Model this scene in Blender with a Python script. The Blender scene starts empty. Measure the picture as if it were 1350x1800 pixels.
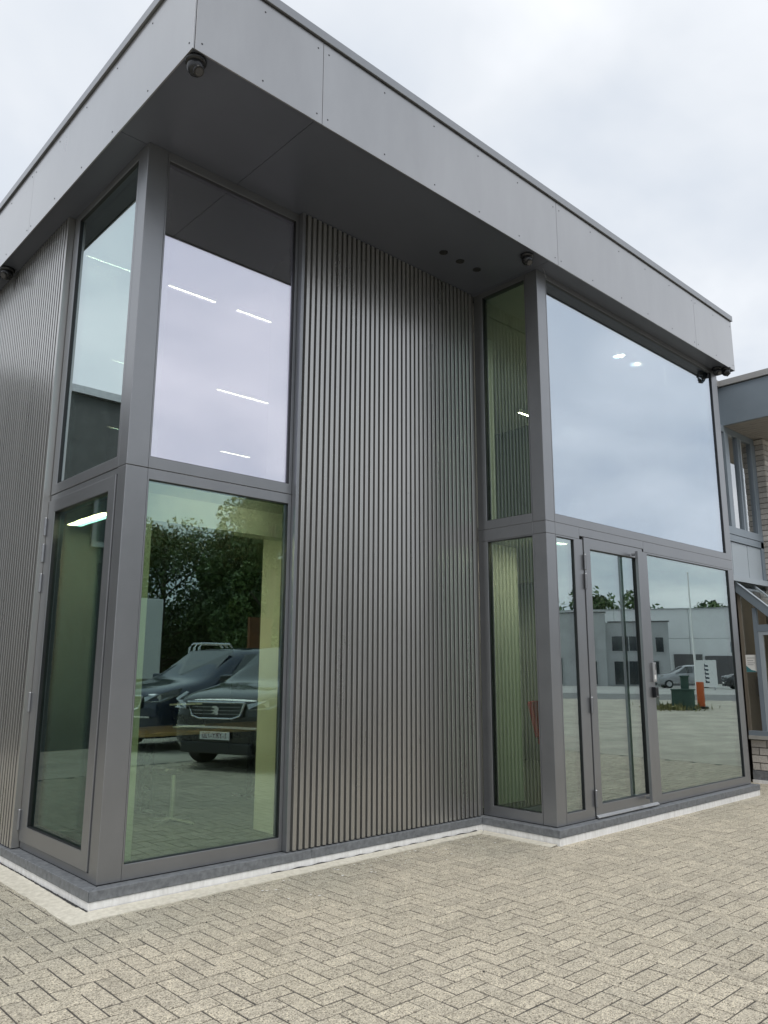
import bpy, math, random
import numpy as np
from mathutils import Vector, Matrix
random.seed(7); rng = np.random.default_rng(7)
SC = bpy.context.scene
COL = SC.collection
RAD = math.radians

# ------------------------------------------------------------------ camera
CX, CY, CZ = -2.213, -5.001, 1.322
YAW, PITCH, ROLL, FPX = RAD(42.786), RAD(11.426), RAD(0.221), 1365.9
FW = Vector((math.sin(YAW)*math.cos(PITCH), math.cos(YAW)*math.cos(PITCH), math.sin(PITCH)))
RT = Vector((math.cos(YAW), -math.sin(YAW), 0)); UPV = RT.cross(FW)
R2 = RT*math.cos(ROLL)+UPV*math.sin(ROLL); U2 = UPV*math.cos(ROLL)-RT*math.sin(ROLL)
cd = bpy.data.cameras.new('camera'); cam = bpy.data.objects.new('camera', cd); COL.objects.link(cam)
cam.matrix_world = Matrix(((R2.x, U2.x, -FW.x, CX), (R2.y, U2.y, -FW.y, CY), (R2.z, U2.z, -FW.z, CZ), (0, 0, 0, 1)))
cd.sensor_fit = 'VERTICAL'; cd.sensor_height = 36.0; cd.lens = FPX/1800*36.0
cd.clip_start = 0.05; cd.clip_end = 3000
SC.camera = cam

# ------------------------------------------------------------------ sky
SUN_EL, SUN_AZ = 60, 215     # azimuth measured from +y clockwise: sun stands behind the photographer, to the left
w = bpy.data.worlds.new('World'); SC.world = w; w.use_nodes = True
nt = w.node_tree; nt.nodes.clear(); N = nt.nodes.new; Lk = nt.links.new
out = N('ShaderNodeOutputWorld'); mix = N('ShaderNodeMixShader'); bg1 = N('ShaderNodeBackground'); bg2 = N('ShaderNodeBackground')
sky = N('ShaderNodeTexSky'); sky.sky_type = 'NISHITA'; sky.sun_disc = False
sky.sun_elevation = RAD(SUN_EL); sky.sun_rotation = RAD(SUN_AZ)
Lk(sky.outputs[0], bg1.inputs[0]); bg1.inputs[1].default_value = 0.1
tc = N('ShaderNodeTexCoord'); sep = N('ShaderNodeSeparateXYZ'); Lk(tc.outputs['Generated'], sep.inputs[0])
ab = N('ShaderNodeMath'); ab.operation = 'ABSOLUTE'; Lk(sep.outputs[2], ab.inputs[0])
ad = N('ShaderNodeMath'); ad.operation = 'ADD'; Lk(ab.outputs[0], ad.inputs[0]); ad.inputs[1].default_value = 0.22
dv = []
for i in (0, 1):
    d_ = N('ShaderNodeMath'); d_.operation = 'DIVIDE'; Lk(sep.outputs[i], d_.inputs[0]); Lk(ad.outputs[0], d_.inputs[1]); dv.append(d_)
cb = N('ShaderNodeCombineXYZ'); Lk(dv[0].outputs[0], cb.inputs[0]); Lk(dv[1].outputs[0], cb.inputs[1])
nz = N('ShaderNodeTexNoise'); nz.inputs['Scale'].default_value = 1.7; nz.inputs['Detail'].default_value = 5; nz.inputs['Roughness'].default_value = 0.5
nz.inputs['Distortion'].default_value = 0.25
Lk(cb.outputs[0], nz.inputs['Vector'])
rp = N('ShaderNodeValToRGB'); rp.color_ramp.elements[0].position = 0.30; rp.color_ramp.elements[1].position = 0.68
rp.color_ramp.elements[0].color = (0.53, 0.58, 0.65, 1); rp.color_ramp.elements[1].color = (0.84, 0.855, 0.88, 1)
e_ = rp.color_ramp.elements.new(0.5); e_.color = (0.68, 0.71, 0.75, 1)
Lk(nz.outputs[0], rp.inputs[0]); Lk(rp.outputs[0], bg2.inputs[0]); bg2.inputs[1].default_value = 1.0
mix.inputs[0].default_value = 0.92; Lk(bg1.outputs[0], mix.inputs[1]); Lk(bg2.outputs[0], mix.inputs[2]); Lk(mix.outputs[0], out.inputs[0])

# ------------------------------------------------------------------ sun behind the overcast
sd = bpy.data.lights.new('sun', 'SUN'); sd.energy = 1.5; sd.angle = RAD(25); sd.color = (1, 0.97, 0.92)
so = bpy.data.objects.new('sun', sd); COL.objects.link(so)
a_ = RAD(SUN_AZ); el_ = RAD(SUN_EL)
sdir = Vector((math.sin(a_)*math.cos(el_), math.cos(a_)*math.cos(el_), math.sin(el_)))
so.rotation_euler = sdir.to_track_quat('Z', 'Y').to_euler()
so.location = (0, -10, 30)

# ------------------------------------------------------------------ exposure / renderer
vs = SC.view_settings; vs.view_transform = 'Standard'; vs.look = 'None'; vs.gamma = 1; vs.exposure = 0.40; vs.use_curve_mapping = False
SC.render.engine = 'CYCLES'
cy = SC.cycles; cy.use_denoising = True; cy.max_bounces = 10; cy.transparent_max_bounces = 24; cy.glossy_bounces = 5; cy.diffuse_bounces = 4
cy.sample_clamp_indirect = 6; cy.caustics_reflective = False; cy.caustics_refractive = False
try: cy.denoiser = 'OPENIMAGEDENOISE'
except Exception: pass

# ------------------------------------------------------------------ materials
def _in(n, k, v): n.inputs[k].default_value = v
def mat(name, col, rough=0.5, metal=0.0, var=0.0, vscale=8.0, bump=0.0, bscale=60.0, spec=0.5, emit=None, estr=0.0, col2=None, coat=0.0, coat_rough=0.06, stretch=None, detail=5.0):
    m = bpy.data.materials.new(name); m.use_nodes = True; t = m.node_tree; b = t.nodes['Principled BSDF']
    _in(b, 'Base Color', (*col, 1)); _in(b, 'Roughness', rough); _in(b, 'Metallic', metal); _in(b, 'Specular IOR Level', spec)
    if coat: _in(b, 'Coat Weight', coat); _in(b, 'Coat Roughness', coat_rough)
    if emit: _in(b, 'Emission Color', (*emit, 1)); _in(b, 'Emission Strength', estr)
    if var or bump:
        g = t.nodes.new('ShaderNodeNewGeometry'); mp = t.nodes.new('ShaderNodeMapping'); t.links.new(g.outputs['Position'], mp.inputs[0])
        if stretch: mp.inputs['Scale'].default_value = stretch
    if var:
        n = t.nodes.new('ShaderNodeTexNoise'); _in(n, 'Scale', vscale); _in(n, 'Detail', detail); _in(n, 'Roughness', 0.6); t.links.new(mp.outputs[0], n.inputs['Vector'])
        r = t.nodes.new('ShaderNodeValToRGB'); r.color_ramp.elements[0].position = 0.3; r.color_ramp.elements[1].position = 0.7
        c2 = col2 or tuple(c*(1+var) for c in col); c1 = col if col2 else tuple(c*(1-var) for c in col)
        r.color_ramp.elements[0].color = (*c1, 1); r.color_ramp.elements[1].color = (*c2, 1)
        t.links.new(n.outputs[0], r.inputs[0]); t.links.new(r.outputs[0], b.inputs['Base Color'])
        q = t.nodes.new('ShaderNodeMapRange'); _in(q, 'To Min', max(rough-0.06, 0)); _in(q, 'To Max', min(rough+0.06, 1)); t.links.new(n.outputs[0], q.inputs[0]); t.links.new(q.outputs[0], b.inputs['Roughness'])
    if bump:
        n2 = t.nodes.new('ShaderNodeTexNoise'); _in(n2, 'Scale', bscale); _in(n2, 'Detail', 4); t.links.new(mp.outputs[0], n2.inputs['Vector'])
        bp = t.nodes.new('ShaderNodeBump'); _in(bp, 'Strength', bump); _in(bp, 'Distance', 0.004); t.links.new(n2.outputs[0], bp.inputs['Height']); t.links.new(bp.outputs[0], b.inputs['Normal'])
    return m

def glass(name, fac, gcol, tcol):
    m = bpy.data.materials.new(name); m.use_nodes = True; t = m.node_tree; t.nodes.clear()
    o = t.nodes.new('ShaderNodeOutputMaterial'); mx = t.nodes.new('ShaderNodeMixShader'); gl = t.nodes.new('ShaderNodeBsdfGlossy'); tr = t.nodes.new('ShaderNodeBsdfTransparent')
    _in(gl, 'Color', (*gcol, 1)); _in(gl, 'Roughness', 0.0); _in(tr, 'Color', (*tcol, 1))
    fr = t.nodes.new('ShaderNodeFresnel'); _in(fr, 'IOR', 1.45)
    # Fresnel node seen from inside the pane inverts, so drive it with a front-facing layer weight instead
    lw = t.nodes.new('ShaderNodeLayerWeight'); _in(lw, 'Blend', 0.28)
    mr = t.nodes.new('ShaderNodeMapRange'); _in(mr, 'From Min', 0.0); _in(mr, 'From Max', 1.0); _in(mr, 'To Min', fac); _in(mr, 'To Max', 0.95)
    t.nodes.remove(fr)
    t.links.new(lw.outputs['Fresnel'], mr.inputs[0]); t.links.new(mr.outputs[0], mx.inputs[0])
    # barely wavy float glass
    g = t.nodes.new('ShaderNodeNewGeometry'); n2 = t.nodes.new('ShaderNodeTexNoise'); _in(n2, 'Scale', 1.3); _in(n2, 'Detail', 1)
    bp = t.nodes.new('ShaderNodeBump'); _in(bp, 'Strength', 0.05); _in(bp, 'Distance', 0.01)
    t.links.new(g.outputs['Position'], n2.inputs['Vector']); t.links.new(n2.outputs[0], bp.inputs['Height']); t.links.new(bp.outputs[0], gl.inputs['Normal'])
    t.links.new(tr.outputs[0], mx.inputs[1]); t.links.new(gl.outputs[0], mx.inputs[2]); t.links.new(mx.outputs[0], o.inputs[0])
    return m

def paver_mat(name, per_island):
    m = bpy.data.materials.new(name); m.use_nodes = True; t = m.node_tree; b = t.nodes['Principled BSDF']; A = t.nodes.new; L = t.links.new
    g = A('ShaderNodeNewGeometry')
    rnd = g.outputs['Random Per Island'] if per_island else A('ShaderNodeObjectInfo').outputs['Random']
    r = A('ShaderNodeValToRGB'); els = r.color_ramp.elements
    els[0].position = 0; els[0].color = (0.425, 0.385, 0.31, 1); els[1].position = 1; els[1].color = (0.525, 0.475, 0.38, 1)
    for p, c in ((0.25, (0.485, 0.44, 0.355)), (0.5, (0.455, 0.412, 0.33)), (0.75, (0.50, 0.452, 0.362))):
        e = els.new(p); e.color = (*c, 1)
    L(rnd, r.inputs[0])
    # exposed aggregate: small pale and dark grains
    v = A('ShaderNodeTexVoronoi'); _in(v, 'Scale', 190.0); L(g.outputs['Position'], v.inputs['Vector'])
    bw = A('ShaderNodeSeparateColor'); L(v.outputs['Color'], bw.inputs[0])
    gr = A('ShaderNodeValToRGB'); ge = gr.color_ramp.elements
    ge[0].position = 0.0; ge[0].color = (0.30, 0.28, 0.26, 1); ge[1].position = 1.0; ge[1].color = (1.5, 1.5, 1.45, 1)
    for p, c in ((0.14, 0.55), (0.3, 0.86), (0.72, 1.08)):
        e = ge.new(p); e.color = (c, c, c, 1)
    L(bw.outputs[0], gr.inputs[0])
    mu = A('ShaderNodeMix'); mu.data_type = 'RGBA'; mu.blend_type = 'MULTIPLY'; _in(mu, 0, 1.0); L(r.outputs[0], mu.inputs[6]); L(gr.outputs[0], mu.inputs[7])
    # damp greyish stain of irregular outline by the wall and patches elsewhere
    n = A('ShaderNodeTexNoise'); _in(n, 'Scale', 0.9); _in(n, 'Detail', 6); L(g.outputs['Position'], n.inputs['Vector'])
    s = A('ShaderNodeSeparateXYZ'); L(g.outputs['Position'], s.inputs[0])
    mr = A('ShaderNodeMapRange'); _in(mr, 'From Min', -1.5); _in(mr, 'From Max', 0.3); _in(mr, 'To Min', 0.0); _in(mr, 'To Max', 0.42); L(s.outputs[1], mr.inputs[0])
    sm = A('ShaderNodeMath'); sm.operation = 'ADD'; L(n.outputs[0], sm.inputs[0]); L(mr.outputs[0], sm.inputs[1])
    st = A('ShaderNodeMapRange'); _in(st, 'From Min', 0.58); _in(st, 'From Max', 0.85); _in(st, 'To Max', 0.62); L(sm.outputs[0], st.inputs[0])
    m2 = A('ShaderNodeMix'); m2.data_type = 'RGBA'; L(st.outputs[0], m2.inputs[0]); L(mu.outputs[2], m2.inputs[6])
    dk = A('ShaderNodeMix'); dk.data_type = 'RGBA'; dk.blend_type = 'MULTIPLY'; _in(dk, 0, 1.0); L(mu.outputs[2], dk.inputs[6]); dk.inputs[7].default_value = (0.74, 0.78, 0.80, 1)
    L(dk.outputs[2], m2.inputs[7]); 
    # faint scuffs
    n3 = A('ShaderNodeTexNoise'); _in(n3, 'Scale', 14); _in(n3, 'Detail', 8); _in(n3, 'Roughness', 0.7); L(g.outputs['Position'], n3.inputs['Vector'])
    r3 = A('ShaderNodeMapRange'); _in(r3, 'From Min', 0.3); _in(r3, 'From Max', 0.7); _in(r3, 'To Min', 0.86); _in(r3, 'To Max', 1.1); L(n3.outputs[0], r3.inputs[0])
    m3 = A('ShaderNodeMix'); m3.data_type = 'RGBA'; m3.blend_type = 'MULTIPLY'; _in(m3, 0, 1.0); L(m2.outputs[2], m3.inputs[6]); L(r3.outputs[0], m3.inputs[7])
    n4 = A('ShaderNodeTexNoise'); _in(n4, 'Scale', 1.9); _in(n4, 'Detail', 7); _in(n4, 'Roughness', 0.65); mp4 = A('ShaderNodeMapping'); mp4.inputs['Location'].default_value = (3.1, 7.7, 0); L(g.outputs['Position'], mp4.inputs[0]); L(mp4.outputs[0], n4.inputs['Vector'])
    r4 = A('ShaderNodeMapRange'); _in(r4, 'From Min', 0.56); _in(r4, 'From Max', 0.72); _in(r4, 'To Min', 1.0); _in(r4, 'To Max', 0.80); L(n4.outputs[0], r4.inputs[0])
    m4 = A('ShaderNodeMix'); m4.data_type = 'RGBA'; m4.blend_type = 'MULTIPLY'; _in(m4, 0, 1.0); L(m3.outputs[2], m4.inputs[6]); L(r4.outputs[0], m4.inputs[7]); m3 = m4
    L(m3.outputs[2], b.inputs['Base Color']); _in(b, 'Roughness', 0.85); _in(b, 'Specular IOR Level', 0.3)
    bp = A('ShaderNodeBump'); _in(bp, 'Strength', 0.5); _in(bp, 'Distance', 0.002); L(v.outputs['Distance'], bp.inputs['Height']); L(bp.outputs[0], b.inputs['Normal'])
    return m

def leaf_mat(name, c1, c2):
    m = bpy.data.materials.new(name); m.use_nodes = True; t = m.node_tree; b = t.nodes['Principled BSDF']
    g = t.nodes.new('ShaderNodeNewGeometry'); r = t.nodes.new('ShaderNodeValToRGB')
    r.color_ramp.elements[0].color = (*c1, 1); r.color_ramp.elements[1].color = (*c2, 1)
    t.links.new(g.outputs['Random Per Island'], r.inputs[0]); t.links.new(r.outputs[0], b.inputs['Base Color']); _in(b, 'Roughness', 0.55)
    _in(b, 'Transmission Weight', 0.0)
    return m

M = dict(
 alu=mat('alu_grey_powdercoat', (0.258, 0.267, 0.283), 0.36, 0.75, var=0.05, vscale=3, bump=0.02, bscale=900, coat=0.5, coat_rough=0.25),
 fascia=mat('fascia_grey_panel', (0.335, 0.338, 0.348), 0.30, 0.8, var=0.07, vscale=1.6, stretch=(1.5, 1.5, 0.5), bump=0.03, bscale=2.5, coat=1.0, coat_rough=0.16),
 soffit=mat('soffit_panel_shaded', (0.105, 0.116, 0.148), 0.38, 0.1, var=0.05, vscale=1.5),  # same panel as the fascia, with the overhang's shade put into its colour
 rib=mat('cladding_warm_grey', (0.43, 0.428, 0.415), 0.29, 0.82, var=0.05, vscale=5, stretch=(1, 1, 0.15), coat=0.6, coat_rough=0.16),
 clad=mat('cladding_valley_shaded', (0.14, 0.14, 0.136), 0.5, 0.3, var=0.05, vscale=5),  # darker than the ribs: the shade of the deep grooves is in the colour
 gasket=mat('black_gasket', (0.012, 0.013, 0.015), 0.45, var=0.2, vscale=20),
 dark=mat('dark_gap', (0.01, 0.01, 0.011), 0.8, var=0.2, vscale=20),
 stone=mat('blue_stone', (0.105, 0.113, 0.124), 0.5, var=0.4, vscale=26, col2=(0.20, 0.213, 0.228), bump=0.15, bscale=120),
 white_base=mat('white_base_course', (0.68, 0.675, 0.66), 0.8, var=0.3, vscale=34, col2=(0.87, 0.87, 0.87), bump=0.5, bscale=45, stretch=(1, 1, 0.2), detail=8),
 haunch=mat('cream_mortar', (0.50, 0.475, 0.40), 0.9, var=0.3, vscale=30, col2=(0.68, 0.65, 0.56), bump=0.7, bscale=140),
 membrane=mat('black_membrane', (0.02, 0.02, 0.022), 0.7, var=0.4, vscale=40, bump=0.5, bscale=60),
 sand=mat('joint_sand', (0.085, 0.078, 0.068), 0.95, var=0.35, vscale=30, bump=0.5, bscale=200),
 paver=paver_mat('paver_single', False), paver_i=paver_mat('paver_many', True),
 ground=mat('ground_verge', (0.12, 0.115, 0.09), 0.95, var=0.35, vscale=0.4),
 forecourt=mat('forecourt_paving', (0.38, 0.355, 0.295), 0.9, var=0.25, vscale=1.1, bump=0.6, bscale=9),
 road=mat('road_asphalt', (0.17, 0.17, 0.168), 0.9, var=0.15, vscale=2),
 slab=mat('far_concrete_yard', (0.36, 0.36, 0.345), 0.9, var=0.15, vscale=0.6),
 plaster=mat('white_plaster', (0.86, 0.86, 0.82), 0.7, var=0.03, vscale=3),
 ceil=mat('ceiling_white', (0.62, 0.62, 0.60), 0.8, var=0.03, vscale=3),
 intdark=mat('interior_dark_wall', (0.10, 0.11, 0.115), 0.8, var=0.1, vscale=2),
 floor=mat('interior_floor', (0.10, 0.105, 0.105), 0.4, var=0.12, vscale=3),
 led=mat('led_strip', (0.9, 0.85, 0.7), 0.5, emit=(1.0, 0.91, 0.76), estr=34.0, var=0.02),
 led_soft=mat('led_strip_soft', (0.9, 0.85, 0.7), 0.5, emit=(1.0, 0.90, 0.74), estr=13.0, var=0.02),
 led_bright=mat('led_strip_bright', (0.9, 0.85, 0.7), 0.5, emit=(1.0, 0.88, 0.66), estr=80.0, var=0.02),
 lamp=mat('downlight_disc', (0.9, 0.85, 0.7), 0.5, emit=(1.0, 0.93, 0.80), estr=350.0, var=0.02),
 blackp=mat('black_plastic', (0.012, 0.013, 0.016), 0.28, var=0.2, vscale=20),
 lens=mat('camera_lens', (0.01, 0.012, 0.02), 0.05, coat=1.0, var=0.1),
 steel=mat('brushed_steel', (0.55, 0.56, 0.57), 0.3, 0.9, var=0.08, vscale=30, stretch=(1, 1, 0.1)),
 whitep=mat('white_plastic', (0.78, 0.78, 0.77), 0.4, var=0.03),
 galv=mat('galvanised', (0.42, 0.43, 0.44), 0.4, 0.7, var=0.12, vscale=12),
 wood=mat('oak_top', (0.38, 0.26, 0.15), 0.5, var=0.25, vscale=6, stretch=(1, 12, 12)),
 red=mat('red_fabric', (0.45, 0.03, 0.035), 0.7, var=0.15, vscale=20),
 bluegrey=mat('bluegrey_alu', (0.215, 0.258, 0.30), 0.35, 0.1, var=0.06, vscale=2),
 bluepale=mat('bluegrey_spandrel', (0.37, 0.42, 0.46), 0.4, 0.1, var=0.05, vscale=2),
 capalu=mat('natural_alu_cap', (0.36, 0.355, 0.35), 0.45, 0.3, var=0.05, vscale=3),
 slat=mat('beige_soffit_slat', (0.34, 0.315, 0.29), 0.6, var=0.06, vscale=5),
 mortar=mat('mortar_grey', (0.13, 0.12, 0.105), 0.95, var=0.2, vscale=30),
 paper=mat('paper_white', (0.80, 0.80, 0.78), 0.7, var=0.02), teal=mat('print_teal', (0.05, 0.20, 0.22), 0.7, var=0.05), ink=mat('print_grey', (0.25, 0.25, 0.25), 0.7, var=0.05),
 tan=mat('tan_interior', (0.17, 0.145, 0.115), 0.7, var=0.2, vscale=4, stretch=(1, 6, 0.4)),
 bark=mat('bark', (0.09, 0.07, 0.05), 0.9, var=0.35, vscale=10, bump=0.6, bscale=30),
 leafA=leaf_mat('leaf_dark', (0.030, 0.062, 0.016), (0.10, 0.165, 0.045)), leafB=leaf_mat('leaf_bright', (0.045, 0.085, 0.02), (0.125, 0.19, 0.05)),
 grass=leaf_mat('dry_grass', (0.10, 0.11, 0.03), (0.25, 0.22, 0.09)),
 plantleaf=leaf_mat('plant_leaf', (0.06, 0.12, 0.04), (0.14, 0.22, 0.08)),
 carblack=mat('car_black_paint', (0.018, 0.019, 0.022), 0.18, 0.2, coat=1.0, var=0.1), carnavy=mat('car_navy_paint', (0.012, 0.022, 0.060), 0.18, 0.2, coat=1.0, var=0.1),
 carsilver=mat('car_silver_paint', (0.35, 0.36, 0.38), 0.25, 0.5, coat=1.0, var=0.05),
 carglass=mat('car_glass', (0.02, 0.024, 0.028), 0.03, coat=1.0, spec=1.0, var=0.1), chrome=mat('chrome', (0.75, 0.76, 0.78), 0.08, 1.0, var=0.03),
 headlamp=mat('headlamp', (0.55, 0.57, 0.60), 0.08, 0.6, coat=1.0, var=0.2, vscale=25), tyre=mat('tyre', (0.016, 0.016, 0.017), 0.85, var=0.2),
 truckwhite=mat('truck_white', (0.72, 0.74, 0.75), 0.4, var=0.04), grille=mat('grille_black', (0.02, 0.02, 0.022), 0.4, var=0.2, vscale=30),
 greyblock=mat('grey_block_wall', (0.42, 0.43, 0.44), 0.85, var=0.1, vscale=0.8), whitewall=mat('white_render', (0.78, 0.79, 0.80), 0.8, var=0.06, vscale=0.5),
 darkwall=mat('dark_sheet_wall', (0.12, 0.115, 0.12), 0.7, var=0.1, vscale=0.5), winfar=mat('far_window', (0.03, 0.035, 0.04), 0.08, coat=0.6, var=0.2),
 greenbox=mat('green_cabinet', (0.035, 0.075, 0.06), 0.6, var=0.15, vscale=4), orange=mat('orange_plastic', (0.62, 0.12, 0.03), 0.5, var=0.1), concrete=mat('concrete', (0.33, 0.33, 0.31), 0.9, var=0.15, vscale=6),
 yellow=mat('yellow_paint', (0.55, 0.38, 0.06), 0.6, var=0.1), rust=mat('rust_brown_panel', (0.16, 0.06, 0.02), 0.8, var=0.3, vscale=4),
 brickdark=mat('brown_brick_far', (0.075, 0.08, 0.08), 0.9, var=0.2, vscale=6),
)
M['glassFU'] = glass('glass_front_upper', 0.56, (0.90, 0.87, 1.0), (0.90, 0.98, 0.86))
M['glassFL'] = glass('glass_front_lower', 0.175, (0.72, 0.92, 1.0), (0.88, 0.97, 0.80))
M['glassEU'] = glass('glass_entry_upper', 0.58, (0.82, 0.90, 1.0), (0.90, 0.97, 0.88))
M['glassEL'] = glass('glass_entry_lower', 0.40, (0.87, 0.98, 1.0), (0.88, 0.97, 0.82))
M['glassLU'] = glass('glass_left_upper', 0.55, (0.86, 0.98, 1.0), (0.88, 0.97, 0.85))
M['glassLD'] = glass('glass_left_door', 0.05, (0.80, 0.95, 1.0), (0.88, 0.97, 0.80))
M['glassR'] = glass('glass_return', 0.09, (0.85, 0.95, 1.0), (0.88, 0.97, 0.82))
M['glassN'] = glass('glass_neighbour', 0.16, (0.95, 0.98, 1.0), (0.85, 0.84, 0.78)); M['glassNU'] = glass('glass_neighbour_upper', 0.55, (0.97, 0.99, 1.0), (0.7, 0.7, 0.66))
def sheer():
    m = bpy.data.materials.new('sheer_curtain'); m.use_nodes = True; t = m.node_tree; t.nodes.clear()
    o = t.nodes.new('ShaderNodeOutputMaterial'); mx = t.nodes.new('ShaderNodeMixShader'); d = t.nodes.new('ShaderNodeBsdfDiffuse'); tr = t.nodes.new('ShaderNodeBsdfTransparent')
    _in(d, 'Color', (0.75, 0.76, 0.74, 1)); n = t.nodes.new('ShaderNodeTexNoise'); _in(n, 'Scale', 40); mr = t.nodes.new('ShaderNodeMapRange'); _in(mr, 'To Min', 0.6); _in(mr, 'To Max', 0.85)
    t.links.new(n.outputs[0], mr.inputs[0]); t.links.new(mr.outputs[0], mx.inputs[0]); t.links.new(tr.outputs[0], mx.inputs[1]); t.links.new(d.outputs[0], mx.inputs[2]); t.links.new(mx.outputs[0], o.inputs[0])
    return m
M['sheer'] = sheer()
M['plate_ink'] = mat('plate_ink', (0.12, 0.02, 0.03), 0.5, var=0.05)
def brick_mat():
    m = mat('grey_beige_brick', (0.50, 0.475, 0.44), 0.9, var=0.2, vscale=60, bump=0.6, bscale=150)
    t = m.node_tree; b = t.nodes['Principled BSDF']; src = b.inputs['Base Color'].links[0].from_socket
    oi = t.nodes.new('ShaderNodeObjectInfo'); r = t.nodes.new('ShaderNodeMapRange'); _in(r, 'To Min', 0.72); _in(r, 'To Max', 1.12); t.links.new(oi.outputs['Random'], r.inputs[0])
    mu = t.nodes.new('ShaderNodeMix'); mu.data_type = 'RGBA'; mu.blend_type = 'MULTIPLY'; _in(mu, 0, 1.0); t.links.new(src, mu.inputs[6]); t.links.new(r.outputs[0], mu.inputs[7]); t.links.new(mu.outputs[2], b.inputs['Base Color'])
    return m
M['brick'] = brick_mat()

# ------------------------------------------------------------------ mesh helpers
class MB:
    def __init__(s): s.v = []; s.f = []
    def quad(s, a, b, c, d):
        n = len(s.v); s.v += [a, b, c, d]; s.f.append((n, n+1, n+2, n+3)); return s
    def poly(s, pts):
        n = len(s.v); s.v += list(pts); s.f.append(tuple(range(n, n+len(pts)))); return s
    def box(s, x0, x1, y0, y1, z0, z1):
        n = len(s.v)
        s.v += [(x0, y0, z0), (x1, y0, z0), (x1, y1, z0), (x0, y1, z0), (x0, y0, z1), (x1, y0, z1), (x1, y1, z1), (x0, y1, z1)]
        s.f += [tuple(n+i for i in q) for q in ((0, 3, 2, 1), (4, 5, 6, 7), (0, 1, 5, 4), (1, 2, 6, 5), (2, 3, 7, 6), (3, 0, 4, 7))]
        return s
    def prism(s, pts, vec):
        """extrude polygon pts (list of 3-tuples) along vec"""
        n = len(s.v); k = len(pts); vec = Vector(vec)
        s.v += [tuple(p) for p in pts] + [tuple(Vector(p)+vec) for p in pts]
        s.f.append(tuple(n+i for i in range(k))[::-1]); s.f.append(tuple(n+k+i for i in range(k)))
        for i in range(k): j = (i+1) % k; s.f.append((n+i, n+j, n+k+j, n+k+i))
        return s
    def tube(s, pts, r, seg=10, cap=True):
        pts = [Vector(p) for p in pts]; rs = r if isinstance(r, (list, tuple)) else [r]*len(pts); n0 = len(s.v)
        for i, p in enumerate(pts):
            t = (pts[min(i+1, len(pts)-1)]-pts[max(i-1, 0)]).normalized()
            a = t.cross(Vector((0, 0, 1)) if abs(t.z) < 0.9 else Vector((1, 0, 0))).normalized(); b = t.cross(a)
            for k in range(seg):
                an = 2*math.pi*k/seg; s.v.append(tuple(p+(a*math.cos(an)+b*math.sin(an))*rs[i]))
        for i in range(len(pts)-1):
            for k in range(seg):
                a = n0+i*seg+k; b = n0+i*seg+(k+1) % seg; s.f.append((a, b, b+seg, a+seg))
        if cap:
            s.f.append(tuple(n0+k for k in range(seg))[::-1]); s.f.append(tuple(n0+(len(pts)-1)*seg+k for k in range(seg)))
        return s
    def lathe(s, c, prof, seg=20, axis='z', sgn=1):
        """prof: list of (radius, offset along axis)"""
        n0 = len(s.v); c = Vector(c)
        ax = {'x': Vector((1, 0, 0)), 'y': Vector((0, 1, 0)), 'z': Vector((0, 0, 1))}[axis]*sgn
        a = Vector((0, 1, 0)) if axis == 'x' else Vector((1, 0, 0)); b = ax.cross(a)
        for r, o in prof:
            for k in range(seg):
                an = 2*math.pi*k/seg; s.v.append(tuple(c+ax*o+(a*math.cos(an)+b*math.sin(an))*r))
        for i in range(len(prof)-1):
            for k in range(seg):
                p = n0+i*seg+k; q = n0+i*seg+(k+1) % seg; s.f.append((p, q, q+seg, p+seg))
        s.f.append(tuple(n0+k for k in range(seg))[::-1]); s.f.append(tuple(n0+(len(prof)-1)*seg+k for k in range(seg)))
        return s
    def mesh(s, name, m, smooth=False):
        me = bpy.data.meshes.new(name); me.from_pydata([tuple(p) for p in s.v], [], s.f); me.validate()
        me.materials.append(m)
        if smooth: me.polygons.foreach_set('use_smooth', [True]*len(me.polygons))
        me.update(); return me

def link(o, parent=None):
    COL.objects.link(o)
    if parent is not None:
        o.parent = parent
        p = parent; off = Matrix.Identity(4); loc = Vector((0, 0, 0))
        while p is not None:
            if p.type == 'EMPTY': loc = p.location
            p = p.parent
        o.matrix_parent_inverse = Matrix.Translation(-loc) if parent.type == 'EMPTY' else Matrix.Identity(4)
    return o
def tag(o, label=None, cat=None, group=None, kind=None):
    if label: o['label'] = label
    if cat: o['category'] = cat
    if group: o['group'] = group
    if kind: o['kind'] = kind
    return o
def empty(name, loc, label, cat, group=None):
    o = bpy.data.objects.new(name, None); o.location = loc; COL.objects.link(o); return tag(o, label, cat, group)
def recalc(me):
    import bmesh
    b = bmesh.new(); b.from_mesh(me); bmesh.ops.recalc_face_normals(b, faces=b.faces); b.to_mesh(me); b.free()
def build(name, mb, m, parent=None, smooth=False, bevel=0.0, fix=True, seg=2):
    me = mb.mesh(name, M[m] if isinstance(m, str) else m, smooth)
    if fix: recalc(me)
    o = link(bpy.data.objects.new(name, me), parent)
    if bevel:
        md = o.modifiers.new('bevel', 'BEVEL'); md.width = bevel; md.segments = seg; md.limit_method = 'ANGLE'; md.angle_limit = RAD(40); md.harden_normals = False
    return o
def bx(name, m, x0, x1, y0, y1, z0, z1, parent=None, bevel=0.0):
    return build(name, MB().box(x0, x1, y0, y1, z0, z1), m, parent, bevel=bevel)

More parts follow.
